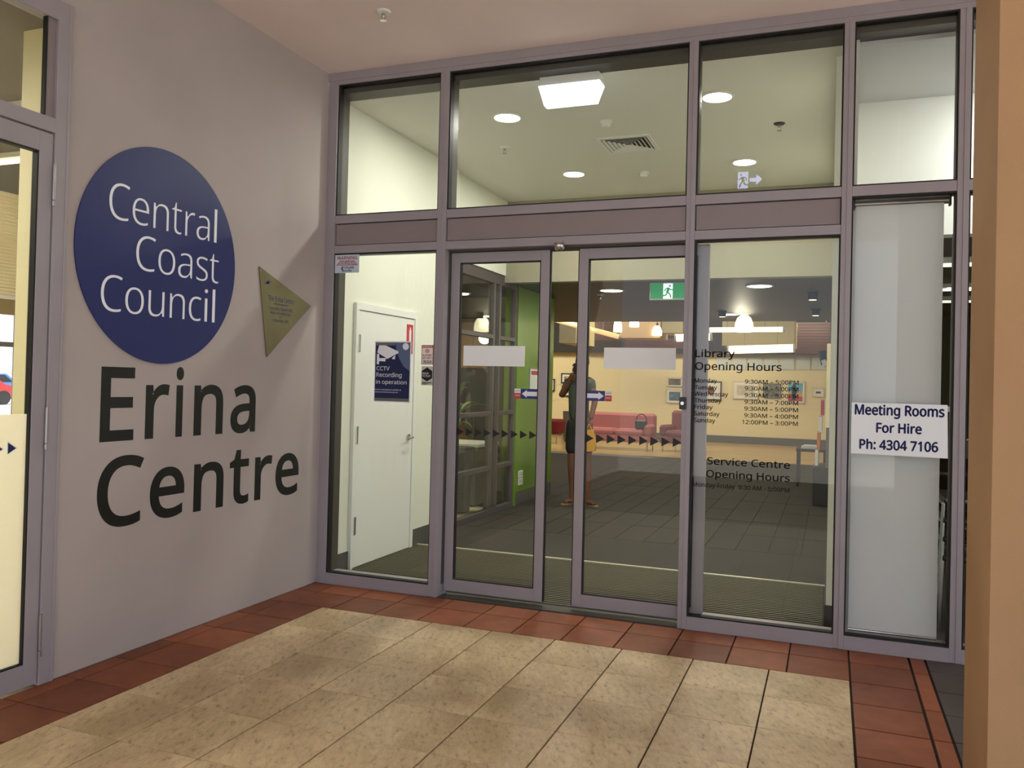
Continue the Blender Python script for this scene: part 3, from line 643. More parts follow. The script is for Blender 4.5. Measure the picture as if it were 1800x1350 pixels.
for z in (2.33, 1.16, .17):
    mb = MB(); mb.cyl((.012, -2.263, z), (.012, -2.263, z+.17), .008, n=12); mb.cyl((.012, -2.263, z-.03), (.012, -2.263, z-.005), .0085, n=12); mb.build('hinge', STEEL, d1)
o = empty('triangle_decals', (-.01, -2.5, 1.12), 'navy triangle decals with white edge on the left door glass', 'decal')
for i in range(12):
    yy = -2.44-.0665*i+.0
    te = MB().poly([(-.0145, yy, 1.112), (-.0145, yy, 1.178), (-.0145, yy+.052, 1.142)], (.0006, 0, 0)).build('triangle_edge', WHITEV, o)
    MB().poly([(-.0135, yy+.004, 1.118), (-.0135, yy+.004, 1.170), (-.0135, yy+.044, 1.142)], (.0006, 0, 0)).build('triangle', NAVY, te)
# room behind it
struct('floor', (-6, -6, -.06), (-.15, 4, -.002), mat('pale_vinyl_floor', (214, 204, 176), .3)); 
struct('wall_back', (-.5, -2.05, 0), (-.15, -1.95, 3.3), mat('ivory_paint', (240, 230, 190), .6))
struct('wall_back', (-3.6, 1.5, 0), (-.15, 1.6, 3.3), CREAMW); struct('ceiling', (-6, -6, 3.3), (-.15, 4, 3.45), mat('shop_ceiling', (120, 112, 104), .7)); struct('wall_back', (-6, 4, 0), (-3.5, 4.1, 3.3), CREAMW)
struct('wall_front', (-6, -6.1, 0), (-.15, -6, 3.3), CREAMW)
w4 = empty('window_4', (-6, 2, 0), kind='structure')
box('header_panel', (-6.1, -1, 2.2), (-6, 4, 3.3), mat('beige_header', (196, 168, 120), .6), w4)
for yy in (-.9, .3, 1.5, 2.2, 2.9, 3.9): box('mullion', (-6.06, yy, 0), (-6, yy+.06, 2.2), ALUP, w4)
for zz in (1.8,): box('transom', (-6.06, -1, zz), (-6, 4, zz+.06), ALUP, w4)
struct('wall_left', (-6.1, -6, 0), (-6, -1, 3.3), CREAMW)
for i, l in enumerate(('nearer', 'farther')):
    o = empty('strip_light', (-2.2, -1.2+i*.9, 3.28), '%s fluorescent tube on the ceiling behind the left door' % l, 'light', 'tubes behind the left door')
    box('tray', (-3.4, -1.26+i*.9, 3.26), (-.9, -1.14+i*.9, 3.3), WPL, o); MB().cyl((-3.3, -1.2+i*.9, 3.24), (-1, -1.2+i*.9, 3.24), .018).build('tube', E_TUBE, o)
lamp('AREA', 'shop_lamp', (-2.2, -2.4, 3.2), 150, (1, .93, .74), 1.2, 1.2, aim=(0, 0, -1))  # added fill light apart from the tubes, brightens the ivory wall end
o = empty('hanging_blind', (-1.2, -1.5, 1.9), 'cream pleated blind hanging behind the left door glass', 'blind')
p = at(8, 400, 'x', -1.0)
mb = MB()
for i in range(30): mb.box((-1.02, p.y-.05, 1.95+i*.02), (-1.0, p.y+.09, 1.966+i*.02))
mb.build('slats', mat('cream_blind', (240, 228, 190), .6), o, kind='stuff'); box('bottom_rail', (-1.025, p.y-.05, 1.925), (-.995, p.y+.09, 1.945), WPL, o)
# parked cars far outside that room
def car(x, y, m, label):
    o = empty('car', (x, y, -.06), label, 'car')
    prof = [(-2.1, .35), (-2.05, .75), (-1.2, .9), (-.75, 1.4), (.7, 1.42), (1.35, .95), (2.05, .8), (2.1, .35)]
    MB().poly([(x-.85, y+a, b-.06) for a, b in prof], (1.7, 0, 0)).build('body', m, o)
    MB().poly([(x+.853, y+a, b-.06) for a, b in ((-1.0, .93), (-.68, 1.33), (.62, 1.35), (1.12, .95))], (.01, 0, 0)).build('side_window', BLK, o)
    for s1 in (-1.3, 1.3): MB().cyl((x+.7, y+s1, .27), (x+.88, y+s1, .27), .33, n=20).build('wheel', BLK, o)
car(-40, 26.5, mat('car_blue', (60, 100, 170), .3), 'blue car parked outside, seen through the left door'); car(-33, 20.5, mat('car_red', (170, 40, 40), .3), 'red car parked outside, seen low through the left door')
# ================================================================== gallery hall beyond
GY = 17.975
def picture(px0, py0, px1, py1, label, fm, im, matw=.06, fwid=.025, extra=None):
    a, b = at(px0, py0, 'y', GY), at(px1, py1, 'y', GY); x0, x1, z0, z1 = a.x, b.x, b.z, a.z
    o = empty('picture_frame', ((x0+x1)/2, GY, z0), label, 'picture', 'framed pictures on the gallery wall')
    mb = MB()
    for lo, hi in (((x0, GY-.03, z0), (x0+fwid, GY, z1)), ((x1-fwid, GY-.03, z0), (x1, GY, z1)), ((x0, GY-.03, z0), (x1, GY, z0+fwid)), ((x0, GY-.03, z1-fwid), (x1, GY, z1))): mb.box(lo, hi)
    mb.build('frame', fm, o); box('mount', (x0+fwid, GY-.015, z0+fwid), (x1-fwid, GY-.005, z1-fwid), PAPER, o)
    f = fwid+matw; box('print', (x0+f, GY-.018, z0+f), (x1-f, GY-.015, z1-f), im, o)
    if extra: extra(o, x0+f, x1-f, z0+f, z1-f)
def art(name, a, b): return mat(name, a, .5, noise=.5, nscale=9, rgb2=b)
CRF = mat('cream_frame', (230, 215, 175), .5); BKF = mat('black_frame', (24, 20, 18), .4)
picture(1232, 670, 1268, 704, 'black framed picture with a round red-brown motif, left of lettering', BKF, PAPER, .02, .03, lambda o, a, b, c, d: MB().poly([((a+b)/2+.1*math.cos(i*.52), GY-.019, (c+d)/2+.12*math.sin(i*.52)) for i in range(12)], (0, -.002, 0)).build('motif', art('rust_motif', (170, 80, 50), (60, 30, 20)), o))
picture(1289, 670, 1333, 702, 'pale wide framed sketch on the gallery wall', CRF, art('sketch', (225, 215, 190), (190, 180, 160)), .08, .02)
picture(1342, 674, 1372, 700, 'dark photograph on gallery wall behind the opening times', BKF, art('dark_photo', (150, 140, 100), (25, 22, 20)), .01, .02)
picture(1382, 670, 1414, 709, 'bright blue and yellow poster picture on the gallery wall', CRF, art('blue_art', (90, 160, 210), (120, 190, 200)), .03, .02,
        lambda o, a, b, c, d: (box('red_band', (a, GY-.02, c), (b, GY-.018, c+.12), REDP, o), box('yellow_band', (a, GY-.02, c+.12), (b, GY-.0182, c+.24), YEL, o), MB().poly([(a+.1, GY-.021, c+.02), (a+.1, GY-.021, d-.1), (a+.16, GY-.021, d), (a+.24, GY-.021, d-.14), (a+.2, GY-.021, c+.02)], (0, -.002, 0)).build('dark_figure', BLK, o)))
picture(1428, 682, 1449, 698, 'small dark landscape in cream frame at far right', CRF, art('dark_land', (60, 50, 40), (30, 26, 24)), .07, .02)
picture(1173, 663, 1199, 680, 'upper of two pictures at the right edge of the right sliding door', CRF, art('grey_photo', (150, 130, 100), (60, 50, 40)), .02, .02)
picture(1172, 684, 1200, 709, 'lower picture with blue shapes near the key switch', CRF, art('blue_photo', (120, 150, 170), (40, 50, 60)), .05, .02)
picture(987, 656, 1006, 674, 'small black framed print seen between the sliding doors, upper one', BKF, art('small_print', (190, 170, 140), (120, 100, 80)), .06, .03)
picture(988, 678, 1006, 697, 'small black framed print directly under another between the doors', BKF, art('small_print', (190, 170, 140), (120, 100, 80)), .06, .03)
picture(966, 666, 975, 688, 'black framed print at the left of the gap between doors', BKF, art('small_print', (190, 170, 140), (120, 100, 80)), .04, .03)
# white paper sheets along the top of the gallery wall
for i in range(7):
    a, b = at(1260+28*i, 629, 'y', GY), at(1284+28*i, 650, 'y', GY)
    o = empty('wall_sheet', ((a.x+b.x)/2, GY, b.z), '%s pale sheet from the left, high on gallery wall' % ('first', 'second', 'third', 'fourth', 'fifth', 'sixth', 'seventh')[i], 'panel', 'row of pale sheets on the gallery wall')
    box('sheet', (a.x, GY-.01, b.z), (b.x, GY, a.z), mat('pale_grey_sheet', (205, 212, 210), .6), o); box('top_rail', (a.x, GY-.02, a.z), (b.x, GY, a.z+.03), CRF, o)
# ceiling boxes and timber
def fbox(name, px0, py0, px1, py1, y, d, m, label, cat, group=None):
    a, b = at(px0, py0, 'y', y), at(px1, py1, 'y', y); o = empty(name, ((a.x+b.x)/2, y, b.z), label, cat, group); box('casing', (a.x, y, b.z), (b.x, y+d, 4.4 if a.z > 2.9 and False else a.z), m, o); [MB().cyl((x_, y+d/2, a.z), (x_, y+d/2, 4.4), .012, n=6).build('hanger_rod', STEEL, o) for x_ in (a.x+.1, b.x-.1)]; return o, a, b
o, a, b = fbox('ceiling_box', 1270, 560, 1396, 608, 14, 1.5, GALB, 'cream boxed bulkhead hanging from the gallery ceiling at right', 'bulkhead')
o, a, b = fbox('ceiling_box', 984, 548, 1012, 603, 12, 1.5, GALB, 'cream boxed bulkhead seen through the gap between the doors', 'bulkhead')
o, a, b = fbox('ceiling_box', 1164, 557, 1200, 585, 13, 1.0, GALB, 'small cream box bulkhead under the exit sign', 'bulkhead')
o, a, b = fbox('ceiling_box', 1090, 560, 1160, 594, 14.5, 1.0, mat('sandy_box', (180, 150, 110), .7), 'sandy brown bulkhead behind the pendant lamps', 'bulkhead')
for i, (A, B) in enumerate((((1384, 566), (1459, 622)), ((1042, 565), (1098, 598)), ((1098, 594), (1200, 612)))):
    y0 = 16.2; a, b = at(*A, 'y', y0), at(*B, 'y', y0)
    o = empty('timber_cladding', ((a.x+b.x)/2, y0, b.z), ('red-brown timber board cladding high at the right of the gallery', 'red-brown timber boards high behind the left pendant', 'low strip of timber boards under the sandy bulkhead')[i], 'cladding')
    n = max(3, int((a.z-b.z)/.07)); h = (a.z-b.z)/n
    for q in (a.x+.1, b.x-.1): MB().cyl((q, y0+.02, a.z), (q, y0+.02, 4.4), .012, n=6).build('hanger_rod', STEEL, o)
    for k in range(n): box('board', (a.x, y0, b.z+k*h), (b.x, y0+.04, b.z+(k+1)*h-.008), TIMBER, o)
def tube(px0, py0, px1, py1, y, r, label, m=E_TUBE, y2=None, box_=False):
    a, b = at(px0, py0, 'y', y), at(px1, py1, 'y', y2 or y); o = empty('tube_light', (a+b)/2, label, 'light', 'long linear lights in the gallery')
    MB().cyl(a, b, r, n=12).build('tube', m, o)
    d = (b-a).normalized()
    for q in (a, b): MB().cyl(q-d*.02, q+d*.02, r*1.1, n=12).build('end_cap', WPL, o)
    for q in (a+(b-a)*.25, a+(b-a)*.75): MB().cyl(q, Vector((q.x, q.y, 4.4)), .006, n=6).build('suspension_wire', STEEL, o)
tube(1280, 615, 1396, 612, 13, .085, 'thick glowing tube below the right cream bulkhead')
tube(1246, 580, 1378, 579, 12, .05, 'slim glowing tube in front of the right cream bulkhead')
tube(1034, 556, 1201, 554, 11.2, .075, 'long bright beam light crossing behind the right sliding door')
tube(972, 561, 1088, 592, 10.4, .05, 'slanted slim beam light seen across the right door stile', mat('warm_beam', (235, 200, 130), .5, emit=(255, 215, 150), es=.8), 11.2)
tube(1188, 594, 1250, 592, 12.5, .08, 'short glowing tube partly behind the centre right mullion')
def pendant(px, py, y, r, h, label):
    c = at(px, py, 'y', y); o = empty('pendant_lamp', c+Vector((0, 0, h)), label, 'lamp', 'bell-shaped pendant lamps in the gallery')
    MB().lathe(c, [(r*.98, -h), (r, -h*.7), (r*.92, 0), (r*.7, h*.6), (r*.3, h*.95), (r*.1, h)], 24).build('shade', E_PEND, o, smooth=True)
    MB().cyl(c+Vector((0, 0, h)), Vector((c.x, c.y, 2.7 if y < 9.8 else 4.4)), .006, n=6).build('cord', BLK, o)
    MB().cyl(c+Vector((0, 0, h)), c+Vector((0, 0, h+.05)), .03, n=10).build('cap', BLK, o)
pendant(1308, 568, 8.5, .15, .14, 'brightest bell pendant lamp in the right fixed panel')
pendant(1061, 543, 10.5, .1, .11, 'highest bell pendant behind the right sliding door')
pendant(1086, 571, 11.5, .09, .15, 'tall white pendant lamp above the armchair')
pendant(1115, 566, 13, .11, .11, 'third pendant lamp from the left behind the right door')
pendant(1155, 581, 14.5, .12, .12, 'farthest pendant lamp, right of the sandy bulkhead')
pendant(1009, 550, 9.6, .1, .1, 'pendant lamp half hidden by the right door stile')
def spot(px, py, y, label):
    c = at(px, py, 'y', y); o = empty('spotlight', c, label, 'light', 'black cylinder spotlights')
    MB().cyl(c+Vector((0, 0, -.14)), c+Vector((0, 0, .04)), .06, n=18).build('cylinder', BLK, o); MB().cyl(c+Vector((0, 0, -.143)), c+Vector((0, 0, -.139)), .045, n=18).build('lens', E_TUBE, o)
    MB().cyl(c+Vector((0, 0, .04)), Vector((c.x, c.y, 2.7)), .012, n=8).build('stem', BLK, o); box('mounting_plate', (c.x-.07, c.y-.03, 2.685), (c.x+.07, c.y+.03, 2.7), BLK, o)
spot(1429, 507, 5.4, 'black cylinder spotlight nearest the bulkhead at right'); spot(1434, 538, 7.6, 'black cylinder spotlight behind the nearest one at right'); spot(1270, 541, 7.8, 'black cylinder spotlight at left of the bright pendant')
for px, py, l in ((1335, 502, 'bright oval ceiling downlight just beyond the bulkhead at right'), (1075, 510, 'bright oval ceiling downlight beyond the bulkhead at left'), (1282, 552, 'far ceiling downlight left of the bright pendant')):
    q = at(px, py, 'z', 2.7); downlight(q.x, q.y, 2.7, .14, l, 'hall ceiling downlights', 9)
sp = at(1055, 518, 'z', 2.7); sprinkler(sp.x, sp.y, 2.7, 'small sprinkler head on the dark hall ceiling')
# gallery lights (area lights added without fittings: wash, fill, hall left; then the pendant bulb)
lamp('AREA', 'gallery_wash', (1.0, 15.5, 3.2), 60, (1, .88, .64), 5, .4, aim=(0, 1, -.9)); lamp('AREA', 'gallery_wash', (-5.0, 15.5, 3.2), 60, (1, .88, .64), 5, .4, aim=(0, 1, -.9))
lamp('AREA', 'gallery_fill', (-1.5, 13.5, 4.2), 130, (1, .92, .76), 4, 2, aim=(0, 0, -1)); lamp('AREA', 'hall_left_lamp', (-2.5, 9, 2.6), 30, (1, .86, .64), .4, aim=(0, 0, -1))
lamp('POINT', 'pendant_bulb', (2.15, 8.5, 2.3), 12, (1, .9, .7), .1)
# seating
def sofa(cx, cy, w, d, h, m, name, label, cat, rot=0, arms=True):
    o = empty(name, (cx, cy, 0), label, cat)
    def b(n, lo, hi, mm=m, bev=.04): 
        ob = MB().box((cx+lo[0], cy+lo[1], lo[2]), (cx+hi[0], cy+hi[1], hi[2]), None, bev).build(n, mm, o); return ob
    b('seat_base', (-w/2, -d/2, .2), (w/2, d/2, .36)); k = max(1, round(w/.75)); ww = (w-.3)/k if arms else w/k
    for i in range(k): b('seat_cushion', (-w/2+(.15 if arms else 0)+i*ww+.005, -d/2, .36), (-w/2+(.15 if arms else 0)+(i+1)*ww-.005, d/2-.18, .5), m, .05)
    b('backrest', (-w/2, d/2-.2, .36), (w/2, d/2, h), m, .06)
    if arms:
        for sx in (-1, 1): b('armrest', (sx*(w/2-.075)-.075, -d/2, .36), (sx*(w/2-.075)+.075, d/2-.15, .62), m, .05)
    for sx in (-1, 1):
        for sy in (-1, 1): MB().cyl((cx+sx*(w/2-.08), cy+sy*(d/2-.08), 0), (cx+sx*(w/2-.08), cy+sy*(d/2-.08), .22), .016, n=8).build('leg', CHROME, o)
    o.rotation_euler.z = rot; return o
sofa(-1.2, 13.9, 1.75, .8, .86, PINKF, 'sofa', 'long rose pink sofa in the gallery behind the right door', 'sofa')
sofa(.32, 14.1, .85, .8, .95, mat('plum_fabric', (140, 62, 66), .8), 'armchair', 'plum red armchair beside the pink sofa', 'armchair', -.3)
o = empty('ottoman', (-3.05, 14.6, 0), 'dark red ottoman seen through the gap between the doors', 'stool')
MB().box((-3.75, 14.3, .26), (-2.8, 14.9, .62), None, .05).build('cushion', REDF, o)
for x in (-3.7, -2.87):
    for y_ in (14.36, 14.84): MB().cyl((x, y_, 0), (x, y_, .28), .015, n=8).build('leg', CHROME, o)
o = empty('handbag', (-.56, 13.62, .5), 'black handbag standing on the sofa end beside the armchair', 'bag')
MB().box((-.7, 13.55, .505), (-.42, 13.67, .725), None, .03).build('body', BLK, o)
mb = MB(); pts = [(-.68+.12*(1-math.cos(a))*1.0, 13.61, .72+.14*math.sin(a)) for a in [i*math.pi/8 for i in range(9)]]
for p_, q_ in zip(pts, pts[1:]): mb.cyl(p_, q_, .012, n=8)
mb.build('handle', BLK, o)
# plants
def palm(x, y, label, n=12, L=.55, pot=True, z0=.5, m=LEAF, seed=1):
    rnd = random.Random(seed); o = empty('potted_palm', (x, y, 0), label, 'plant')
    MB().lathe((x, y, 0), [(.13, 0), (.16, .02), (.19, z0-.12), (.2, z0-.1), (.17, z0-.1), (.16, z0-.13)], 20).build('pot', GREYB, o)
    MB().cyl((x, y, z0-.14), (x, y, z0+.45), .02, .012, n=8).build('stem', mat('stem_brown', (100, 90, 60), .7), o)
    for i in range(n):
        a = rnd.uniform(0, 6.28); z = z0+rnd.uniform(.1, .45); el = rnd.uniform(.5, 1.25); l = L*rnd.uniform(.7, 1.15); mb = MB(); d = Vector((math.cos(a), math.sin(a), 0)); n_ = Vector((-d.y, d.x, 0)); prev = None
        for k in range(7):
            t_ = k/6; p_ = Vector((x, y, z))+d*(l*t_*math.cos(el*(1-.5*t_)))+Vector((0, 0, l*(math.sin(el)*t_-.55*t_*t_))); w = .028*math.sin(math.pi*min(1, t_*.92+.08)); q = (mb.bm.verts.new(p_+n_*w), mb.bm.verts.new(p_-n_*w))
            if prev: mb.bm.faces.new((prev[0], prev[1], q[1], q[0]))
            prev = q
        mb.build('leaf', m, o)
pc = at(806, 700, 'x', -.5)
palm(-.5, pc.y, 'leafy potted palm behind the inner glass partition', 16, .6, z0=.85, m=PLEAF, seed=3)
pc = at(1003, 690, 'y', 15.5); palm(pc.x, 15.5, 'small potted palm near the prints at the gallery wall', 12, .6, z0=.9, seed=5)
# items behind partition
o = empty('reception_desk', (-.9, 4.2, 0), 'grey panelled desk behind the inner partition', 'desk')
box('front_panel', (-1.3, 3.9, .02), (-.45, 3.94, .72), GREYB, o); box('side_panel', (-.49, 3.94, .02), (-.45, 4.5, .72), GREYB, o); box('desk_top', (-1.35, 3.85, .72), (-.4, 4.5, .76), WPL, o, .004)
o = empty('desk_chair', (-.8, 4.85, 0), 'black office chair behind the desk', 'chair')
box('seat', (-1.02, 4.65, .42), (-.58, 5.05, .5), BLK, o, .03); box('backrest', (-1.0, 5.0, .55), (-.6, 5.06, 1.1), BLK, o, .03); MB().cyl((-.8, 4.85, .06), (-.8, 4.85, .43), .03).build('column', CHROME, o)
for i in range(5):
    a = i*1.257; MB().cyl((-.8, 4.85, .07), (-.8+.26*math.cos(a), 4.85+.26*math.sin(a), .03), .02, n=8).build('leg', BLK, o)
o = empty('wall_cabinet', (-1.2, 5.3, 1.3), 'tan veneered panel cabinet on the wall behind the partition', 'cabinet')
box('carcass', (-1.5, 5.2, .76), (-.7, 5.4, 2.4), DKWALL, o); box('door', (-1.48, 5.18, 1.7), (-1.1, 5.2, 2.38), TAN, o); box('door', (-1.09, 5.18, 1.7), (-.72, 5.2, 2.38), TAN, o)
# green wall items
o = empty('notice_frame', (-.095, 4.95, 1.42), 'white notice frame with red heading on the lime green wall', 'notice')
a, b = at(931, 646, 'x', -.09), at(952, 690, 'x', -.09)
box('frame', (-.1, a.y, b.z), (-.085, b.y+.06, a.z), CHROME, o); box('sheet', (-.085, a.y+.02, b.z+.02), (-.082, b.y+.04, a.z-.02), PAPER, o); box('red_heading', (-.082, a.y+.04, a.z-.09), (-.0805, b.y+.02, a.z-.04), REDP, o)
for k, (py0, py1, l) in enumerate(((828, 838, 'upper white double switch plate low on the green wall'), (841, 851, 'lower white power outlet on the green wall'))):
    a, b = at(912, py0, 'x', -.09), at(919, py1, 'x', -.09); o = empty('power_outlet', (-.1, a.y, b.z), l, 'outlet')
    pt = box('plate', (-.1, a.y, b.z), (-.09, b.y, a.z), WPL, o, .002)
    for q in (.3, .7): box('socket', (-.09, a.y+(b.y-a.y)*q-.01, b.z+.02), (-.088, a.y+(b.y-a.y)*q+.01, a.z-.02), STEEL, pt)
# right wall of the hall: brochures and notices
RX = 3.53
def sheet(y0, y1, z0, z1, dx, m, name, label):
    o = empty(name, (RX, (y0+y1)/2, z0), label, 'poster' if name == 'poster' else 'stand'); box('backing', (RX-dx, y0, z0), (RX, y1, z1), m, o, .004 if dx > .03 else 0); return o
sheet(2.2, 2.8, 1.2, 1.9, .03, CRF, 'poster', 'cream poster at the near end of the right hall wall'); sheet(4.4, 5.2, 1.1, 1.7, .04, PAPER, 'poster', 'white poster on the right hall wall')
o = empty('brochure_stand', (3.42, 6.6, 0), 'brochure stand with white and orange leaflets by right wall', 'stand')
box('frame', (3.34, 6.2, .0), (3.53, 7.0, .5), BLK, o, .01); box('back_panel', (3.49, 6.2, .5), (3.53, 7.0, 1.5), GREYB, o)
for k in range(4):
    for j in range(3): MB().box((3.36+.02*k, 6.25+.25*j, .52+.22*k), (3.40+.02*k, 6.45+.25*j, .72+.22*k)).build('leaflet', (PAPER, ORANGE, PAPER, REDP)[(k+j) % 4], o)
o = empty('low_table', (3.3, 8.6, 0), 'small dark table with papers near the right hall wall', 'table')
box('table_top', (3.05, 8.3, .55), (3.5, 9.0, .59), DKWALL, o)
for x, y_ in ((3.08, 8.33), (3.47, 8.33), (3.08, 8.97), (3.47, 8.97)): box('leg', (x-.02, y_-.02, 0), (x+.02, y_+.02, .55), DKWALL, o)
o = empty('paper_pile', (3.3, 8.6, .59), 'untidy pile of white papers on the low dark table', 'papers')
for k in range(6): box('sheet', (3.12+.02*(k % 3), 8.4+.01*k, .59+.008*k), (3.36+.02*(k % 2), 8.75, .596+.008*k), PAPER, o)
o = empty('wall_spot', (3.4, 12, 2.2), 'black and white projector-like spot on the right hall wall', 'light'); box('arm', (3.4, 11.97, 2.2), (3.53, 12.03, 2.26), BLK, o); MB().cyl((3.36, 12.0, 2.28), (3.42, 11.95, 2.02), .07, n=16).build('head', BLK, o); MB().cyl((3.40, 11.93, 2.1), (3.44, 11.9, 1.98), .05, n=12).build('lens_hood', WPL, o)
# ================================================================== person
def skin(name, nodes, edges, m, parent, lv=2):
    me = bpy.data.meshes.new(name); org = wpos(parent); me.from_pydata([tuple(Vector(p)-org) for p, r in nodes], edges, []); o = bpy.data.objects.new(name, me); COL.objects.link(o); o.parent = parent
    md = o.modifiers.new('s', 'SKIN'); md.use_smooth_shade = True; sv = me.skin_vertices[0].data
    for i, (p, r) in enumerate(nodes): sv[i].radius = r if isinstance(r, tuple) else (r, r); sv[i].use_root = (i == 0)
    sb = o.modifiers.new('d', 'SUBSURF'); sb.levels = sb.render_levels = lv; me.materials.append(m); return o
py_ = 4.76
def PP(px, py, dy=0): return at(px, py, 'y', py_+dy)
person = empty('person', (.66, py_, 0), 'person in grey tee, dark shorts and thongs raising one arm, holding a yellow bag', 'person')
hip = PP(1019, 748); wst = PP(1017, 722); chest = PP(1018, 690); shl = PP(1018, 668); neck = PP(1021, 656); 
# arms: image-left arm raised to the face with a phone, other arm bent too
shA = PP(1000, 673, .02); elA = PP(986, 697, -.08); haA = PP(1008, 655, -.22); shB = PP(1038, 674, 0); elB = PP(1046, 705, -.05); haB = PP(1038, 738, -.12)
kA = PP(1006, 822, -.02); aA = PP(1006, 876, .02); tA = PP(998, 889, -.1); kB = PP(1032, 822, -.04); aB = PP(1032, 872, 0); tB = PP(1044, 886, -.12); hA = PP(1009, 755); hB = PP(1028, 755)
fA = Vector((aA.x, aA.y, .035)); fB = Vector((aB.x, aB.y, .035)); tA = Vector((aA.x-.06, aA.y-.16, .025)); tB = Vector((aB.x+.13, aB.y-.1, .025))
nodes = [(hip, .11), (wst, (.13, .10)), (chest, (.15, .11)), (shl, .09), (neck, .05), (neck+Vector((.01, -.01, .06)), .052),
         (shA, .062), (elA, .042), (haA, .028), (shB, .062), (elB, .042), (haB, .028),
         (hA, .095), (kA, .062), ((kA+aA)/2+Vector((0, .02, .05)), .06), (aA, .036), (fA, .034), (tA, (.042, .02)),
         (hB, .095), (kB, .062), ((kB+aB)/2+Vector((0, .02, .05)), .06), (aB, .036), (fB, .034), (tB, (.042, .02))]
edges = [(0, 1), (1, 2), (2, 3), (3, 4), (4, 5), (3, 6), (6, 7), (7, 8), (3, 9), (9, 10), (10, 11), (0, 12), (12, 13), (13, 14), (14, 15), (15, 16), (16, 17), (0, 18), (18, 19), (19, 20), (20, 21), (21, 22), (22, 23)]
skin('body', nodes, edges, SKIN, person)
hc = neck+Vector((.03, -.02, .135))
mb = MB(); bmesh.ops.create_uvsphere(mb.bm, u_segments=20, v_segments=14, radius=1)
fd = Vector((.75, -.66, 0)).normalized(); sd = Vector((-fd.y, fd.x, 0))
for v in mb.bm.verts:
    c = v.co.copy(); f_, s_, z_ = c.x, c.y, c.z; jaw = 1-.28*max(0, -z_)
    v.co = hc+fd*(f_*.094*(1-.1*max(0, -z_)))+sd*(s_*.076*jaw)+Vector((0, 0, z_*.118))
mb.build('head', SKIN, person, smooth=True)
MB().poly([hc+fd*.09+Vector((0, 0, .02)), hc+fd*.118+Vector((0, 0, -.02)), hc+fd*.088+Vector((0, 0, -.028))], sd*.016).build('nose', SKIN, person)
for sg in (-1, 1):
    e_ = hc+fd*.084+sd*sg*.03+Vector((0, 0, .012)); mb = MB(); bmesh.ops.create_uvsphere(mb.bm, u_segments=8, v_segments=6, radius=.009, matrix=Matrix.Translation(e_)); mb.build('eye', BLK, person)
    mb = MB(); bmesh.ops.create_uvsphere(mb.bm, u_segments=8, v_segments=6, radius=1, matrix=Matrix.Translation(hc+sd*sg*.076)@Matrix.Diagonal((.018, .018, .03, 1))); mb.build('ear', SKIN, person)
MB().box(hc+fd*.086+sd*-.02+Vector((0, 0, -.058)), hc+fd*.092+sd*.02+Vector((0, 0, -.05))).build('mouth', mat('lips', (120, 60, 55), .5), person)
mb = MB(); bmesh.ops.create_uvsphere(mb.bm, u_segments=20, v_segments=14, radius=1)
bmesh.ops.delete(mb.bm, geom=[v for v in mb.bm.verts if v.co.z < -.25 or (v.co.x > .45 and v.co.z < .45)], context='VERTS')
for v in mb.bm.verts:
    c = v.co.copy(); v.co = hc+fd*(c.x*.104-.006)+sd*(c.y*.086)+Vector((0, 0, c.z*.126+.006))
mb.build('hair', HAIR, person, smooth=True)
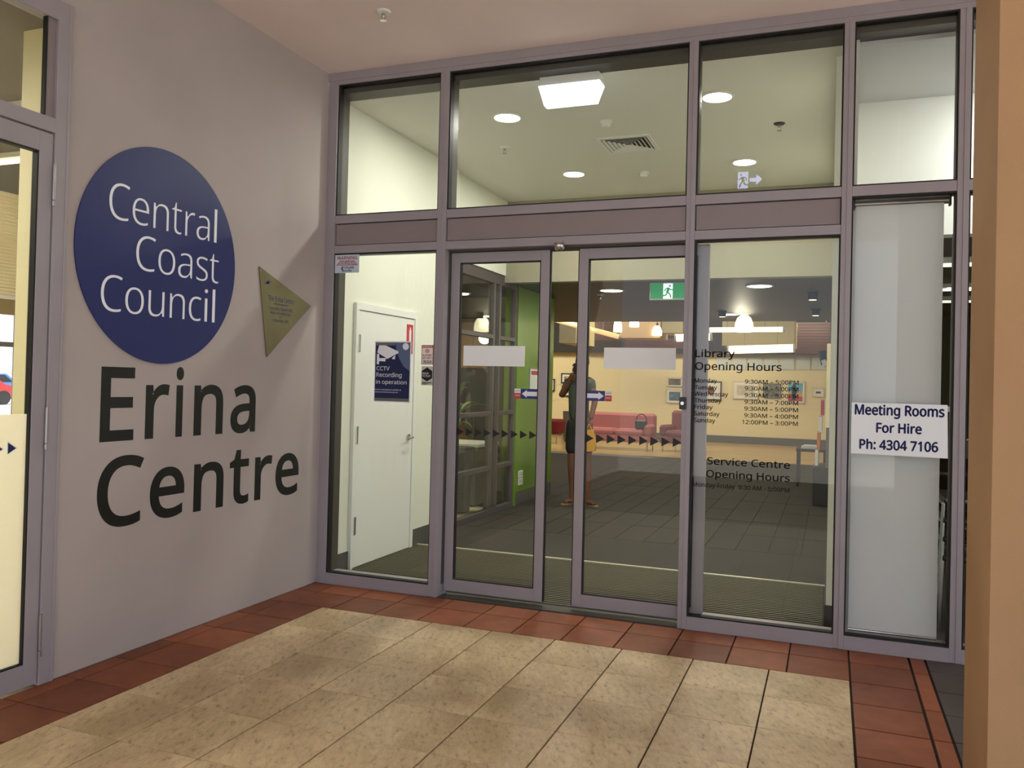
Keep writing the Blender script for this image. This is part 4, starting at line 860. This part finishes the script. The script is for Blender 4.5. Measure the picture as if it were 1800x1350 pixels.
# shirt, shorts
skin('shirt', [(hip+Vector((0, 0, -.0)), (.175, .145)), (wst, (.16, .13)), (chest, (.185, .14)), (shl+Vector((0, 0, -.01)), .1), (shA, .08), ((shA*.45+elA*.55), .064), (shB, .08), ((shB*.45+elB*.55), .064)], [(0, 1), (1, 2), (2, 3), (3, 4), (4, 5), (3, 6), (6, 7)], TEE, person)
skin('shorts', [(hip+Vector((0, 0, -.01)), (.155, .13)), (hA+Vector((0, 0, .0)), .12), ((hA*.3+kA*.7), .10), (hB, .12), ((hB*.3+kB*.7), .10), (hip+Vector((0, 0, .13)), (.15, .125))], [(0, 1), (1, 2), (0, 3), (3, 4), (0, 5)], SHORTS, person)
def hand(h, d, side, name):
    d = d.normalized(); s_ = d.cross(side).normalized(); mb_nodes = [(h, (.034, .018)), (h+d*.045, (.038, .016)), (h+d*.08, (.036, .014))]; ed = [(0, 1), (1, 2)]
    skin('palm', mb_nodes, ed, SKIN, person, 1)
    for i, L in enumerate((.06, .07, .066, .05)):
        b_ = h+d*.075+s_*(.03-.02*i); skin('finger', [(b_, .0095), (b_+d*L*.55+side*.012, .009), (b_+d*L*.8+side*.035, .008)], [(0, 1), (1, 2)], SKIN, person, 1)
    b_ = h+d*.02+s_*.036; skin('thumb', [(b_, .011), (b_+d*.025+s_*.022+side*.01, .01), (b_+d*.05+s_*.026+side*.025, .009)], [(0, 1), (1, 2)], SKIN, person, 1)
hand(haA, Vector((.25, -.1, 1)), Vector((.6, -.6, 0)).normalized(), 'a'); hand(haB, Vector((0, -.1, -1)), Vector((-.5, -.6, 0)).normalized(), 'b')
for f, t_ in ((fA, tA), (fB, tB)):
    d = (t_-f).normalized(); n_ = Vector((-d.y, d.x, 0)).normalized(); c = Vector((f.x, f.y, 0)); mb = MB()
    pts = [c-d*.05+n_*.03, c-d*.05-n_*.03, c+d*.12-n_*.045, c+d*.2-n_*.035, c+d*.225, c+d*.2+n_*.035, c+d*.12+n_*.045]
    sd_ = mb.poly([(q.x, q.y, .001) for q in pts], (0, 0, .014)).build('thong_sandal', mat('tan_sole', (150, 120, 80), .7), person)
    mb = MB(); tp = c+d*.17+Vector((0, 0, .045))
    for sg in (-1, 1): mb.cyl(tp, c+d*.06+n_*sg*.04+Vector((0, 0, .025)), .006, n=6)
    mb.build('sandal_strap', BLK, sd_)
ph = haA+Vector((.06, -.06, .0)); o = empty('phone', ph, 'dark phone held up to the face by the person', 'phone'); box('body', ph-Vector((.04, .005, .02)), ph+Vector((.04, .004, .11)), BLK, o, .004)
c = haB+Vector((0, -.06, -.12)); o = empty('yellow_bag', c-Vector((0, 0, .26)), 'yellow plastic bag hanging from the hand of the person', 'bag')
mb = MB(); mb.poly([c+Vector((-.05, -.03, 0)), c+Vector((-.09, -.03, -.22)), c+Vector((-.05, -.03, -.27)), c+Vector((.08, -.03, -.26)), c+Vector((.1, -.03, -.2)), c+Vector((.05, -.03, 0))], (0, .06, 0)).build('pouch', YEL, o)
mb = MB(); mb.cyl(c+Vector((-.04, 0, 0)), c+Vector((0, 0, .07)), .006, n=6); mb.cyl(c+Vector((.04, 0, 0)), c+Vector((0, 0, .07)), .006, n=6); mb.build('handle', YEL, o)
